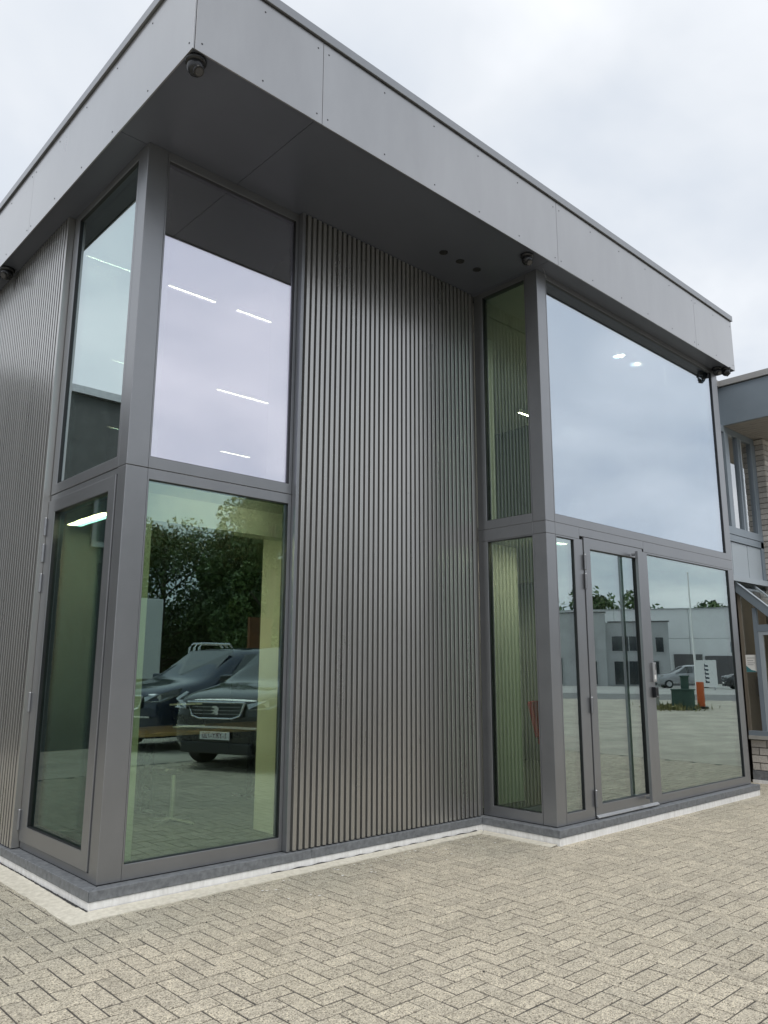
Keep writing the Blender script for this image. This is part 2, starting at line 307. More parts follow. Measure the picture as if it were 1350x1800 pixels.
# ------------------------------------------------------------------ numbers read off the photograph (metres)
HG = -0.13                                   # paving level; z = 0 is the top of the stone plinth
L1, D, RX = 3.667, 0.846, 7.623              # entrance bay: left return, projection, right end
ZM, ZT = 2.70, 5.198                         # transom joint, soffit
ZF, ZC = 5.876, 5.958                        # fascia top, cap top
O1, O2, XE = 0.224, 1.046, 7.742             # overhang left, front, right end of the roof
BX, LD = 1.397, 1.397                        # end of the corner glazing on either face
P = 0.08; PR = 0.06                          # plinth and cladding projection
YB = 8.0                                     # building depth

# ================================================================== THE SETTING
g = MB().quad((-900, -900, HG-0.06), (900, -900, HG-0.06), (900, 900, HG-0.06), (-900, 900, HG-0.06))
tag(build('ground', g, 'ground', fix=False), kind='structure')
PX0, PX1, PY0, PY1 = -7.2, 10.4, -6.6, 6.0
fc = MB(); zf_ = HG-0.004
for (a, b, c, d) in ((-40, 46, -22, PY0), (-40, PX0, PY0, 30), (PX1, 46, PY0, -2.0), (PX0, -0.5, PY1, 30)):
    fc.quad((a, c, zf_), (b, c, zf_), (b, d, zf_), (a, d, zf_))
tag(build('forecourt', fc, 'forecourt', fix=False), kind='structure')
pv = MB().box(PX0, PX1, PY0, PY1, HG-0.05, HG-0.0035)
pavement = tag(build('pavement', pv, 'sand'), kind='structure')

# ---- herringbone pavers, 210 x 105 mm, laid square to the facade
PW = 0.105; HX, HY = 0.898-2*PW, -1.948
def paver_mesh(lx, ly, m, name):
    c = 0.002; j = 0.0047; x0, x1, y0, y1 = -lx/2+j, lx/2-j, -ly/2+j, ly/2-j
    v = [(x0, y0, -0.02), (x1, y0, -0.02), (x1, y1, -0.02), (x0, y1, -0.02), (x0, y0, -c), (x1, y0, -c), (x1, y1, -c), (x0, y1, -c), (x0+c, y0+c, 0), (x1-c, y0+c, 0), (x1-c, y1-c, 0), (x0+c, y1-c, 0)]
    f = [(0, 1, 5, 4), (1, 2, 6, 5), (2, 3, 7, 6), (3, 0, 4, 7), (4, 5, 9, 8), (5, 6, 10, 9), (6, 7, 11, 10), (7, 4, 8, 11), (8, 9, 10, 11)]
    me = bpy.data.meshes.new(name); me.from_pydata(v, [], f); me.materials.append(m); me.update(); return me, np.array(v), f
mH, vH, fH = paver_mesh(2*PW, PW, M['paver'], 'paver_across'); mV, vV, fV = paver_mesh(PW, 2*PW, M['paver'], 'paver_along')
def px_of(x, y, z):
    d = Vector((x-CX, y-CY, z-CZ)); k = d.dot(FW)
    if k < 0.1: return None
    return 675+FPX*d.dot(R2)/k, 900-FPX*d.dot(U2)/k, k
def inside_building(x, y):
    if x > 0.08-P and y > 0.08-P and x < 8.7: return True
    if x > L1-P+0.08 and y > -D-P+0.08 and x < RX-0.02: return True
    if x > 8.78 and y > -1.27: return True
    return False
lay = []
ni0 = int((PX0-HX)/PW)-1; ni1 = int((PX1-HX)/PW)+1; nj0 = int((PY0-HY)/PW)-1; nj1 = int((PY1-HY)/PW)+1
for i in range(ni0, ni1):
    for j in range(nj0, nj1):
        k = (i-j) % 4
        if k == 0: x, y, h = HX+(i+1)*PW, HY+(j+0.5)*PW, True
        elif k == 3: x, y, h = HX+(i+0.5)*PW, HY+(j+1)*PW, False
        else: continue
        if not (PX0+0.1 < x < PX1-0.1 and PY0+0.1 < y < PY1-0.1): continue
        if inside_building(x, y): continue
        q = px_of(x, y, HG); vis = q is not None and -15 < q[0] < 1365 and 1350 < q[1] < 1815
        lay.append((q[2] if vis else 1e9, x, y, h))
lay.sort(key=lambda t: t[0])
for k, (dd, x, y, h) in enumerate(lay[:300]):
    o = bpy.data.objects.new('paver', mH if h else mV); o.location = (x+random.gauss(0, .0007), y+random.gauss(0, .0007), HG+max(-0.0010, random.gauss(0, 0.0006)))
    o.rotation_euler = (max(-.008, min(.008, random.gauss(0, 0.004))), max(-.008, min(.008, random.gauss(0, 0.004))), random.gauss(0, 0.007)); COL.objects.link(o); o.parent = pavement
V = []; F = []; n0 = 0
for (dd, x, y, h) in lay[300:]:
    vv, ff = (vH, fH) if h else (vV, fV)
    tx, ty, tz = np.clip(rng.normal(0, 0.004, 3), -.008, .008); p = vv.copy(); 
    p2 = p.copy(); p2[:, 0] = p[:, 0]-tz*p[:, 1]; p2[:, 1] = p[:, 1]+tz*p[:, 0]; p2[:, 2] = p[:, 2]+tx*p[:, 1]-ty*p[:, 0]
    V.append(p2+np.array((x, y, HG+max(-0.0010, rng.normal(0, 0.0006))))); F += [tuple(n0+i for i in q) for q in ff]; n0 += 12
me = bpy.data.meshes.new('paver_field'); me.from_pydata(np.concatenate(V).tolist(), [], F); me.materials.append(M['paver_i']); me.update()
tag(link(bpy.data.objects.new('paver_field', me), pavement), kind='stuff')

# ---- mortar haunch along the plinth, and the strip of membrane showing on the left
def ragged(pts_in, pts_out, z_in, z_out, n, amp, name, m):
    """sloped strip between two poly-lines with an uneven outer edge"""
    mb = MB(); A = []; B = []
    for (a, b), (c, d) in zip(zip(pts_in[:-1], pts_in[1:]), zip(pts_out[:-1], pts_out[1:])):
        for i in range(n):
            t = i/n; A.append(Vector(a).lerp(Vector(b), t)); B.append(Vector(c).lerp(Vector(d), t))
    A.append(Vector(pts_in[-1])); B.append(Vector(pts_out[-1])); nA = len(A)
    for i in range(nA):
        e = (B[i]-A[i]).normalized()
        q = B[i]+e*random.gauss(0, amp)
        mb.v += [(A[i].x, A[i].y, z_in), (q.x, q.y, z_out), (q.x, q.y, HG-0.02)]
    for i in range(nA-1): k = i*3; mb.f += [(k, k+1, k+4, k+3), (k+1, k+2, k+5, k+4)]
    return build(name, mb, m, pavement, fix=False)
ragged([(-P, 4), (-P, -P), (L1-P, -P)], [(-0.225, 4), (-0.235, -0.235), (L1-0.16, -0.15)], HG+0.014, HG+0.005, 40, 0.006, 'mortar_haunch', 'haunch')
ragged([(L1-P, -P-0.02), (L1-P, -D-P+0.03)], [(L1-0.19, -0.17), (L1-0.18, -D-P+0.02)], HG+0.012, HG+0.005, 22, 0.005, 'mortar_haunch', 'haunch')
mb = MB()
ys = np.linspace(3.0, -0.09, 150)
for i, y in enumerate(ys):
    wd = max(0.004, 0.013+0.005*math.sin(i*0.05)+random.gauss(0, 0.0015))*(1 if y > 0.05 else 0.5)
    mb.v += [(-P-0.001, y, HG+0.019+random.gauss(0, .0012)), (-P-wd, y, HG+0.016+random.gauss(0, .0012))]
for i in range(len(ys)-1): mb.f.append((2*i, 2*i+1, 2*i+3, 2*i+2))
build('membrane_strip', mb, 'membrane', pavement, fix=False)
mb = MB()
xs = np.linspace(1.25, 3.5, 90)
for i, x in enumerate(xs):
    wd = 0.0015+0.007*max(0, math.sin(i*0.13)*math.sin(i*0.047+0.4))+abs(random.gauss(0, 0.0008))
    mb.v += [(x, -P-0.002, HG+0.018+0.004*math.sin(i*.8)), (x, -P-0.003-wd, HG+0.016)]
for i in range(len(xs)-1): mb.f.append((2*i, 2*i+1, 2*i+3, 2*i+2))
build('membrane_strip', mb, 'membrane', pavement, fix=False)
# paint specks and bits of debris lying on the pavers
mb = MB(); mb2 = MB()
def fleck(mbx, x, y, r, z):
    k = random.randint(5, 8); a0 = random.random()*6
    mbx.poly([(x+r*random.uniform(.5, 1.3)*math.cos(a0+6.283*i/k), y+0.7*r*random.uniform(.5, 1.3)*math.sin(a0+6.283*i/k), z) for i in range(k)])
for _ in range(70):
    x = random.uniform(0.9, 3.3); fleck(mb, x, -0.2-abs(random.gauss(0, 0.22)), random.uniform(0.004, 0.014), HG+0.0045)
for _ in range(16): fleck(mb, random.uniform(-0.8, -0.3), random.uniform(-0.3, 0.9), random.uniform(0.004, 0.01), HG+0.0045)
for _ in range(18): fleck(mb, random.uniform(3.7, 7), random.uniform(-1.5, -1.0), random.uniform(0.003, 0.008), HG+0.0045)
for _ in range(60): fleck(mb2, random.uniform(-0.5, 6), random.uniform(-3.2, -0.3), random.uniform(0.003, 0.010), HG+0.0050)
tag(build('paint_specks', mb, 'paper', pavement, fix=False), kind='stuff'); tag(build('debris', mb2, 'membrane', pavement, fix=False), kind='stuff')

# ================================================================== THE OFFICE BUILDING
OB = empty('office_building', (3.6, 3.0, HG), 'two-storey office corner clad in grey aluminium with ribbed walls, tall glazing and projecting flat roof', 'building')

# ---- plinth: blue stone on white base course
SZ0, SZ1 = -0.069, -0.006
def stone(x0, x1, y0, y1): bx('plinth_stone', 'stone', x0, x1, y0, y1, SZ0, SZ1, OB, bevel=0.004)
gp = 0.0015
stone(-P, 0.09, 0.60+gp, 2.9); stone(-P, 0.09, 2.9+2*gp, YB)
# mitred corner stone, two pieces
for pts in ([(-P, -P), (-P, 0.60-gp), (0.09, 0.60-gp), (0.09, 0.09), ], [(-P+0.002, -P), (0.092, 0.088), (1.62-gp, 0.088), (1.62-gp, -P)]):
    build('plinth_stone', MB().prism([(x, y, SZ0) for x, y in pts], (0, 0, SZ1-SZ0)), 'stone', OB, bevel=0.004)
stone(1.62+gp, 2.62-gp, -P, 0.088); stone(2.62+gp, L1-P-gp, -P, 0.088)
stone(L1-P, L1+0.09, -D+0.09+gp, 0.088)
stone(L1-P, 5.62-gp, -D-P, -D+0.09); stone(5.62+gp, RX+0.06, -D-P, -D+0.09)
ins = 0.006
for (x0, x1, y0, y1) in ((-P+ins, 0.09, 0.095, YB), (-P+ins, L1-P+ins-0.002, -P+ins, 0.094), (L1-P+ins, L1+0.09, -D+0.096, 0.09), (L1-P+ins, RX+0.05, -D-P+ins, -D+0.094)):
    bx('base_course', 'white_base', x0, x1, y0, y1, HG-0.04, SZ0-0.001, OB, bevel=0.003)
# dark strips that colour in the shade of the gap between stone and frames
for (x0, x1, y0, y1) in ((0.012, 0.08, 0.085, YB), (0.012, L1+0.01, 0.012, 0.08), (L1+0.012, L1+0.08, -D+0.085, 0.011), (L1+0.012, RX-0.02, -D+0.012, -D+0.08)):
    bx('gap_shade_strip', 'dark', x0, x1, y0, y1, SZ1-0.004, 0.002, OB)

# ---- framed glazing.  face 'y': plane y = y0 facing -y, u = x;  face 'x': plane x = x0 facing -x, u = y
def pt(face, p0, u, d, z): return (u, p0+d, z) if face == 'y' else (p0+d, u, z)
def ring(face, p0, u0, u1, z0, z1, a0, a1, b0, b1, d0, d1):
    mb = MB()
    outer = [(u0, z0), (u1, z0), (u1, z1), (u0, z1)]; inner = [(a0, b0), (a1, b0), (a1, b1), (a0, b1)]
    for (u, z) in outer: mb.v.append(pt(face, p0, u, d0, z))
    for (u, z) in inner: mb.v.append(pt(face, p0, u, d0, z))
    for (u, z) in outer: mb.v.append(pt(face, p0, u, d1, z))
    for (u, z) in inner: mb.v.append(pt(face, p0, u, d1, z))
    for i in range(4):
        j = (i+1) % 4
        mb.f += [(i, j, 4+j, 4+i), (8+i, 12+i, 12+j, 8+j), (i, 8+i, 8+j, j), (4+i, 4+j, 12+j, 12+i)]
    return mb
def window(face, p0, u0, u1, z0, z1, a0, a1, b0, b1, gm, name='window_frame', proud=0.0, label=None):
    """outer u0..u1, z0..z1; glazed opening a0..a1, b0..b1"""
    f = build(name, ring(face, p0, u0, u1, z0, z1, a0, a1, b0, b1, -proud, 0.075), 'alu', OB, bevel=0.0025)
    if label: f['label'] = label
    e = 0.004
    build('gasket', ring(face, p0, a0-0.002, a1+0.002, b0-0.002, b1+0.002, a0+e, a1-e, b0+e, b1-e, 0.006-proud, 0.07), 'gasket', f)
    mb = MB(); q = []
    for d in (0.020, 0.029): q.append([pt(face, p0, u, d, z) for (u, z) in ((a0+.003, b0+.003), (a1-.003, b0+.003), (a1-.003, b1-.003), (a0+.003, b1-.003))])
    mb.v = q[0]+q[1]; mb.f = [(0, 1, 2, 3), (4, 7, 6, 5), (0, 4, 5, 1), (1, 5, 6, 2), (2, 6, 7, 3), (3, 7, 4, 0)]
    build('glass_pane', mb, gm, f)
    return f
GAP = 0.002
# corner post (L-shaped) in two storeys
for (z0, z1) in ((0.0, ZM-GAP), (ZM+GAP, ZT)):
    build('corner_post', MB().prism([(0, 0, z0), (0.16, 0, z0), (0.16, 0.08, z0), (0.08, 0.08, z0), (0.08, 0.13, z0), (0, 0.13, z0)], (0, 0, z1-z0)), 'alu', OB, bevel=0.003)
# front face, corner bay
window('y', 0.0, 0.161, BX, 0.0, ZM-GAP, 0.172, 1.370, 0.096, 2.621, 'glassFL')
window('y', 0.0, 0.161, BX, ZM+GAP, ZT, 0.172, 1.370, 2.785, 5.125, 'glassFU')
# left face: narrow upper light and a glazed door below
window('x', 0.0, 0.131, LD, ZM+GAP, ZT, 0.165, 1.295, 2.783, 5.138, 'glassLU')
bx('door_frame', 'alu', 0.004, 0.07, 0.131, LD, 0.0, 0.046, OB, bevel=0.002)
bx('door_frame', 'alu', 0.004, 0.07, 0.131, LD, 2.652, ZM-GAP, OB, bevel=0.002)
dl = window('x', 0.0, 0.142, LD+0.006, 0.052, 2.648, 0.253, 1.262, 0.165, 2.547, 'glassLD', name='door_leaf', proud=0.008, label='narrow glazed side door with grey frame and five barrel hinges')
def hinge(x, y, z, par, L=0.15, r=0.013):
    build('hinge', MB().lathe((x, y, z-L/2), [(r*.8, 0), (r, .004), (r, L*.49), (r*.8, L*.492), (r*.8, L*.508), (r, L*.51), (r, L-.004), (r*.8, L)], 12), 'alu', par, smooth=False)
for z in (2.44, 2.225, 1.985, 1.06, 0.20): hinge(-0.016, LD+0.012, z, dl)
bx('door_seal', 'dark', 0.02, 0.06, 0.129, 0.143, 0.05, 2.66, OB)

# ---- ribbed cladding
RP = 0.057
rib_z0, rib_z1 = 0.004, ZT-0.006
def rib_mesh(axis):
    # trapezoid rib 57 mm pitch, 28 mm flat crown, 30 mm deep; local origin at its middle, base plane d = 0
    mb = MB(); rr = 0.0015
    pr = [(-0.0140, 0.006), (-0.0168, -0.0280), (-0.0150, -0.030), (0.0150, -0.030), (0.0168, -0.0280), (0.0140, 0.006)]
    pts = [((u, d, 0) if axis == 'y' else (d, u, 0)) for u, d in pr]
    mb.prism(pts, (0, 0, rib_z1-rib_z0)); me = mb.mesh('cladding_rib', M['rib']); recalc(me); return me
rY, rX = rib_mesh('y'), rib_mesh('x')
def ribs(axis, fixed, u0, u1, parent):
    n = int((u1-u0)/RP)
    for i in range(n):
        u = u0+RP*(i+0.5)
        o = bpy.data.objects.new('cladding_rib', rY if axis == 'y' else rX); o.location = (u, fixed, rib_z0) if axis == 'y' else (fixed, u, rib_z0)
        o.rotation_euler = (0, 0, random.gauss(0, 0.004)); link(o, parent)
        if parent.type != 'EMPTY': pass
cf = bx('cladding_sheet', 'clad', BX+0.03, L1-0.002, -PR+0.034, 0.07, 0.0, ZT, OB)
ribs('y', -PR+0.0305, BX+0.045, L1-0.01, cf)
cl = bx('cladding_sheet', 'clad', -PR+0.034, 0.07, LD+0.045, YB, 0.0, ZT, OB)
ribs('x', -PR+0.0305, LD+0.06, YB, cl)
# closing trims between glazing and cladding
bx('cladding_trim', 'alu', BX+GAP, BX+0.032, -PR+0.003, 0.06, 0.001, ZT, OB, bevel=0.002)
bx('cladding_trim', 'rib', -PR+0.003, 0.06, LD+0.012, LD+0.052, 0.001, ZT, OB, bevel=0.002)

# ---- entrance bay
ZE, Z2 = 2.676, 2.562
# return face (x = L1)
window('x', L1, -0.700, -PR+0.028, ZE+GAP, ZT, -0.690, -0.148, 2.763, 5.146, 'glassR')
window('x', L1, -0.700, -PR+0.028, 0.0, Z2-GAP, -0.690, -0.148, 0.092, 2.552, 'glassR')
bx('transom', 'alu', L1, L1+0.075, -0.700, -PR+0.028, Z2, ZE, OB, bevel=0.002)
for (z0, z1) in ((0.0, Z2-GAP), (Z2, ZE), (ZE+GAP, ZT)):
    build('corner_post', MB().prism([(L1, -D, z0), (3.81, -D, z0), (3.81, -D+0.08, z0), (L1+0.08, -D+0.08, z0), (L1+0.08, -0.702, z0), (L1, -0.702, z0)], (0, 0, z1-z0)), 'alu', OB, bevel=0.003)
# front of the bay
window('y', -D, 3.812, RX, ZE+GAP, ZT, 3.822, 7.467, 2.757, 5.147, 'glassEU', label='very wide upper window of the entrance bay reflecting sky')
bx('transom', 'alu', 3.812, 4.205, -D, -D+0.075, Z2, ZE, OB, bevel=0.002)
bx('transom', 'alu', 4.207, 5.415, -D, -D+0.075, 2.592, ZE, OB, bevel=0.002)
bx('transom', 'alu', 5.417, RX, -D, -D+0.075, Z2, ZE, OB, bevel=0.002)
window('y', -D, 3.812, 4.256, 0.0, Z2-GAP, 3.824, 4.111, 0.092, 2.545, 'glassEL', label='narrow sidelight beside the entrance door')
bx('door_seal', 'dark', 4.250, 4.272, -D+0.015, -D+0.06, 0.0, 2.59, OB)
ed = window('y', -D, 4.268, 5.372, 0.022, 2.585, 4.373, 5.246, 0.118, 2.478, 'glassEL', name='door_leaf', proud=0.008, label='glazed entrance door with full-height pull bar')
bx('door_seal', 'dark', 5.370, 5.386, -D+0.015, -D+0.06, 0.0, 2.59, OB)
window('y', -D, 5.384, RX, 0.0, Z2-GAP, 5.487, 7.482, 0.088, 2.543, 'glassEL')
bx('door_sill', 'alu', 4.262, 5.376, -D+0.01, -D+0.07, 0.0, 0.018, OB)
# drip rail, hinges, pull bar
build('drip_rail', MB().prism([(4.27, -D-0.008, 0.030), (4.27, -D-0.030, 0.012), (4.27, -D-0.030, 0.004), (4.27, -D-0.008, 0.004)], (1.105, 0, 0)), 'steel', ed, bevel=0.001)
for z in (2.34, 2.155, 1.0, 0.175): hinge(4.262, -D-0.018, z, ed)
hb = MB().box(5.118, 5.156, -D-0.098, -D-0.066, 0.06, 2.53)
hb.box(5.124, 5.150, -D-0.070, -D-0.020, 2.485, 2.511); hb.box(5.124, 5.150, -D-0.070, -D-0.020, 0.085, 0.111)
build('pull_handle', hb, 'alu', ed, bevel=0.002)
# right flank of the bay
bx('flank_wall', 'alu', RX-0.08, RX-0.002, -D+0.078, YB, 0.0, ZT, OB)

# ---- roof: fascia panels, cap, soffit
def fascia(face, u0, u1):
    if face == 'y': f = bx('fascia_panel', 'fascia', u0+.002, u1-.002, -O2, -O2+0.012, ZT-0.010, ZF, OB, bevel=0.0012)
    else: f = bx('fascia_panel', 'fascia', -O1, -O1+0.012, u0+.002, u1-.002, ZT-0.010, ZF, OB, bevel=0.0012)
    n = max(1, round((u1-u0-0.1)/0.60)); mb = MB()
    for i in range(n+1):
        u = u0+0.05+(u1-u0-0.1)*i/n
        for z in (ZT+0.055, ZF-0.075):
            if face == 'y': mb.lathe((u, -O2-0.0005, z), [(0.0065, 0), (0.0065, 0.001), (0.004, 0.0022)], 10, 'y', -1)
            else: mb.lathe((-O1-0.0005, u, z), [(0.0065, 0), (0.0065, 0.001), (0.004, 0.0022)], 10, 'x', -1)
    build('fixing_screw', mb, 'gasket', f)
J = [-O1+0.014, 0.822, 3.754, 6.658, XE]
for a, b in zip(J[:-1], J[1:]): fascia('y', a, b)
JL = [-O2, 1.935, 4.915, YB]
for a, b in zip(JL[:-1], JL[1:]): fascia('x', a, b)
bx('fascia_panel', 'fascia', XE-0.014, XE-0.002, -O2+0.013, YB, ZT-0.010, ZF, OB)
bx('fascia_backing', 'dark', -O1+0.013, XE-0.016, -O2+0.013, -O2+0.05, ZT+0.01, ZF-0.004, OB); bx('fascia_backing', 'dark', -O1+0.013, -O1+0.05, -O2+0.051, YB, ZT+0.01, ZF-0.004, OB)
cp = 0.020
for (x0, x1, y0, y1) in ((-O1-cp, 6.98, -O2-cp, -O2+0.3), (6.984, XE+cp*.6, -O2-cp, -O2+0.3), (-O1-cp, -O1+0.3, -O2+0.302, YB), (XE-0.25, XE+cp*.6, -O2+0.302, YB)):
    bx('roof_cap', 'alu', x0, x1, y0, y1, ZF+0.008, ZC, OB, bevel=0.003)
bx('roof_deck', 'membrane', -O1+0.05, XE-0.05, -O2+0.05, YB, ZF-0.15, ZF-0.05, OB)
sg = 0.0022
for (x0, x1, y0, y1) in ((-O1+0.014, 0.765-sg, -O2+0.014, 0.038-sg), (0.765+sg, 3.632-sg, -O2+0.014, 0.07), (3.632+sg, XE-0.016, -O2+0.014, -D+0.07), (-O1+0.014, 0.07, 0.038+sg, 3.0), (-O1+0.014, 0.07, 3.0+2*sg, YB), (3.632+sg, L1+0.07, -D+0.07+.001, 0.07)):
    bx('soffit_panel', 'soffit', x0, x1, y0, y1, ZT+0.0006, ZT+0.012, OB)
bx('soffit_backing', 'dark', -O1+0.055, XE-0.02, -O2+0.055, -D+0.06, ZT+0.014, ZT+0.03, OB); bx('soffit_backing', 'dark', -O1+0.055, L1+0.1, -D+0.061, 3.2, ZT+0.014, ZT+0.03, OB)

# ---- shell and rooms behind the glass
bx('ground_floor_slab', 'floor', 0.085, RX-0.085, 0.085, YB, -0.02, 0.004, OB); bx('ground_floor_slab', 'floor', L1+0.085, RX-0.085, -D+0.085, 0.083, -0.02, 0.004, OB)
bx('upper_floor_slab', 'ceil', 0.085, RX-0.085, 0.44, YB, 2.63, 2.74, OB); bx('upper_floor_slab', 'ceil', L1+0.12, RX-0.085, -D+0.14, 0.438, 2.63, 2.74, OB)
bx('room_ceiling', 'ceil', 0.085, RX-0.085, 0.085, YB, 5.135, 5.18, OB); bx('room_ceiling', 'ceil', L1+0.085, RX-0.085, -D+0.085, 0.083, 5.15, 5.185, OB)
bx('rear_wall', 'intdark', 0.0, RX, YB, YB+0.2, HG, ZF-0.1, OB)
bx('inner_lining', 'plaster', BX+0.06, L1+0.0, 0.085, 0.15, 0.005, 5.13, OB)          # back of the ribbed front wall
bx('inner_lining', 'plaster', 0.085, 0.14, LD+0.1, YB, 0.005, 5.13, OB)               # back of the ribbed left wall
bx('partition_wall', 'plaster', 1.68, 1.80, 0.46, 0.80, 0.005, 2.625, OB); bx('partition_wall', 'plaster', 1.68, 1.80, 0.46, 0.80, 2.745, 5.13, OB)
bx('corner_column', 'plaster', 0.30, 0.42, 0.42, 0.68, 0.005, 2.625, OB); bx('corner_column', 'plaster', 0.30, 0.42, 0.42, 0.68, 2.745, 5.13, OB)
bx('bulkhead', 'plaster', 0.422, 1.678, 0.43, 0.60, 2.42, 2.628, OB)
bx('partition_wall', 'plaster', 0.142, 0.575, 1.78, 1.92, 0.005, 2.625, OB); bx('partition_wall', 'plaster', 0.142, 0.575, 1.78, 1.92, 2.745, 5.13, OB)
bx('partition_wall', 'plaster', 3.80, 4.56, 0.18, 0.30, 0.005, 2.625, OB); bx('partition_wall', 'plaster', 3.80, 4.56, 0.45, 0.57, 2.745, 5.13, OB)
bx('partition_wall', 'intdark', 3.80, 3.92, 0.60, 6.0, 0.005, 2.625, OB)
bx('slender_column', 'plaster', 7.34, 7.44, -0.48, -0.38, 0.005, 2.625, OB)
bx('partition_wall', 'plaster', 3.93, 7.4, 3.6, 3.7, 0.005, 2.625, OB); bx('partition_wall', 'intdark', 0.62, 3.78, 4.6, 4.7, 0.005, 2.625, OB)

# ================================================================== THINGS ON AND IN THE BUILDING
def led(x0, x1, y0, y1, z, label, group='linear ceiling lights in the offices', m='led'):
    r = empty('linear_light', ((x0+x1)/2, (y0+y1)/2, z), label, 'light', group)
    bx('housing', 'whitep', x0-.006, x1+.006, y0-.006, y1+.006, z, z+0.05, r); bx('diffuser', m, x0, x1, y0, y1, z-0.003, z-0.0005, r)
    bx('hanger', 'steel', (x0+x1)/2-.004, (x0+x1)/2+.004, (y0+y1)/2-.004, (y0+y1)/2+.004, z+0.049, (5.14 if z > 3 else max(2.635, z+0.055)), r)
for (a, b) in ((0.2, 0.66), (1.05, 1.58), (1.84, 2.5)): led(a, b, 1.676, 1.686, 5.05, 'slim lit ceiling strip over the front of the upper corner office', 'upper office lights, front row', 'led_soft')
for (a, b) in ((1.0, 1.9), (2.94, 3.78)): led(a, b, 3.915, 3.926, 5.05, 'slim lit ceiling strip in the middle row of the upper office', 'upper office lights, middle row', 'led_soft')
for (a, b) in ((2.4, 3.3), (4.6, 5.2)): led(a, b, 6.569, 6.581, 5.05, 'slim lit ceiling strip far back in the upper office', 'upper office lights, back row', 'led_soft')
led(0.185, 0.255, 0.80, 1.50, 2.50, 'wide lit ceiling strip seen through the narrow glazed side door', m='led_bright')
led(4.16, 4.60, -0.46, -0.41, 2.60, 'short ceiling strip added to light the wall behind the entrance sidelight')  # added strip, hidden by post and transom, brightens the return partition
led(0.5, 1.6, 0.125, 0.129, 2.692, 'unseen cove strip added above the lower corner window to light the inner walls')  # added strip, out of sight, brightens the corner column and jamb
led(6.7, 7.3, 1.69, 1.71, 5.05, 'slim lit ceiling strip seen through the upper return window')
led(5.0, 6.6, 2.2, 2.28, 2.50, 'ceiling strip added to brighten the entrance hall')  # added strip that brightens the hall wall behind the entrance door
for k, x in enumerate((6.08, 6.46)):
    r = empty('ceiling_spot', (x, -0.35, 5.12), 'small round lit ceiling spot behind the wide upper window', 'spotlight', 'ceiling spots in the upper entrance bay')
    build('trim_ring', MB().lathe((x, -0.35, 5.149), [(0.055, 0), (0.055, 0.006), (0.045, 0.008)], 20, 'z', -1), 'whitep', r); build('lamp', MB().lathe((x, -0.35, 5.1405), [(0.044, 0), (0.044, 0.004)], 20, 'z', -1), 'lamp', r)
for k, (x, y) in enumerate(((2.772, -0.432), (3.009, -0.432), (3.248, -0.438))):
    r = empty('soffit_downlight', (x, y, ZT), 'small round black downlight set in the dark soffit above the ribbed wall', 'downlight', 'row of three soffit downlights')
    build('trim_ring', MB().lathe((x, y, ZT+0.0004), [(0.043, 0), (0.043, 0.003), (0.039, 0.004), (0.037, 0.001)], 24, 'z', -1), 'blackp', r, smooth=False)
    build('reflector', MB().lathe((x, y, ZT+0.0002), [(0.0365, 0), (0.0365, 0.0022)], 24, 'z', -1), 'dark', r)

def dome(x, y, look, label, s=1.0):
    r = empty('security_camera', (x, y, ZT), label, 'camera', 'black security cameras under the roof edge')
    build('mount', MB().lathe((x, y, ZT), [(0.062*s, 0), (0.064*s, 0.006), (0.062*s, 0.022*s), (0.054*s, 0.030*s)], 28, 'z', -1), 'blackp', r, smooth=True)
    c = Vector((x, y, ZT-0.052*s)); mb = MB(); prof = [(0.052*s*math.sin(t), -0.052*s*math.cos(t)) for t in np.linspace(0.15, math.pi-0.15, 12)]
    mb.lathe(c, prof, 24); ball = build('housing', mb, 'blackp', r, smooth=True)
    d = Vector(look).normalized(); up = Vector((0, 0, 1)); a = d.cross(up).normalized(); b = a.cross(d)
    def disc(rad, off, th):
        m2 = MB(); k = 20; n = len(m2.v)
        for o_ in (off, off+th):
            for i in range(k):
                an = 6.28318*i/k; m2.v.append(tuple(c+d*o_+(a*math.cos(an)+b*math.sin(an))*rad))
        m2.f.append(tuple(range(k))); m2.f.append(tuple(range(k, 2*k))[::-1])
        for i in range(k): m2.f.append((i, (i+1) % k, k+(i+1) % k, k+i))
        return m2
    build('eye_ring', disc(0.033*s, 0.035*s, 0.018*s), 'blackp', r, bevel=0.002); build('lens', disc(0.024*s, 0.052*s, 0.003*s), 'lens', r)
dome(-0.150, -0.955, (0.15, -0.6, -0.8), 'black turret security camera under the front corner of the roof overhang', 1.1)
dome(3.385, -0.945, (-0.1, -0.6, -0.8), 'black turret security camera on the soffit beside the entrance bay corner')
dome(7.585, -0.99, (0.5, -0.5, -0.7), 'black turret security camera at the far end of the roof edge')
dome(7.49, -0.915, (-0.3, -0.7, -0.6), 'black turret security camera tucked above the wide upper window', 1.0)
dome(-0.150, 2.74, (-0.7, -0.4, -0.6), 'black turret security camera under the side overhang above the ribbed wall', 1.1)
# loose wire end at the bay corner
tag(build('loose_wire', MB().tube([(3.70, -0.90, ZT+.002), (3.715, -0.912, ZT-0.04), (3.712, -0.918, ZT-0.085), (3.722, -0.92, ZT-0.10)], 0.0025, 6), 'galv'), 'thin loose wire end hanging from the soffit beside the bay corner', 'wire')

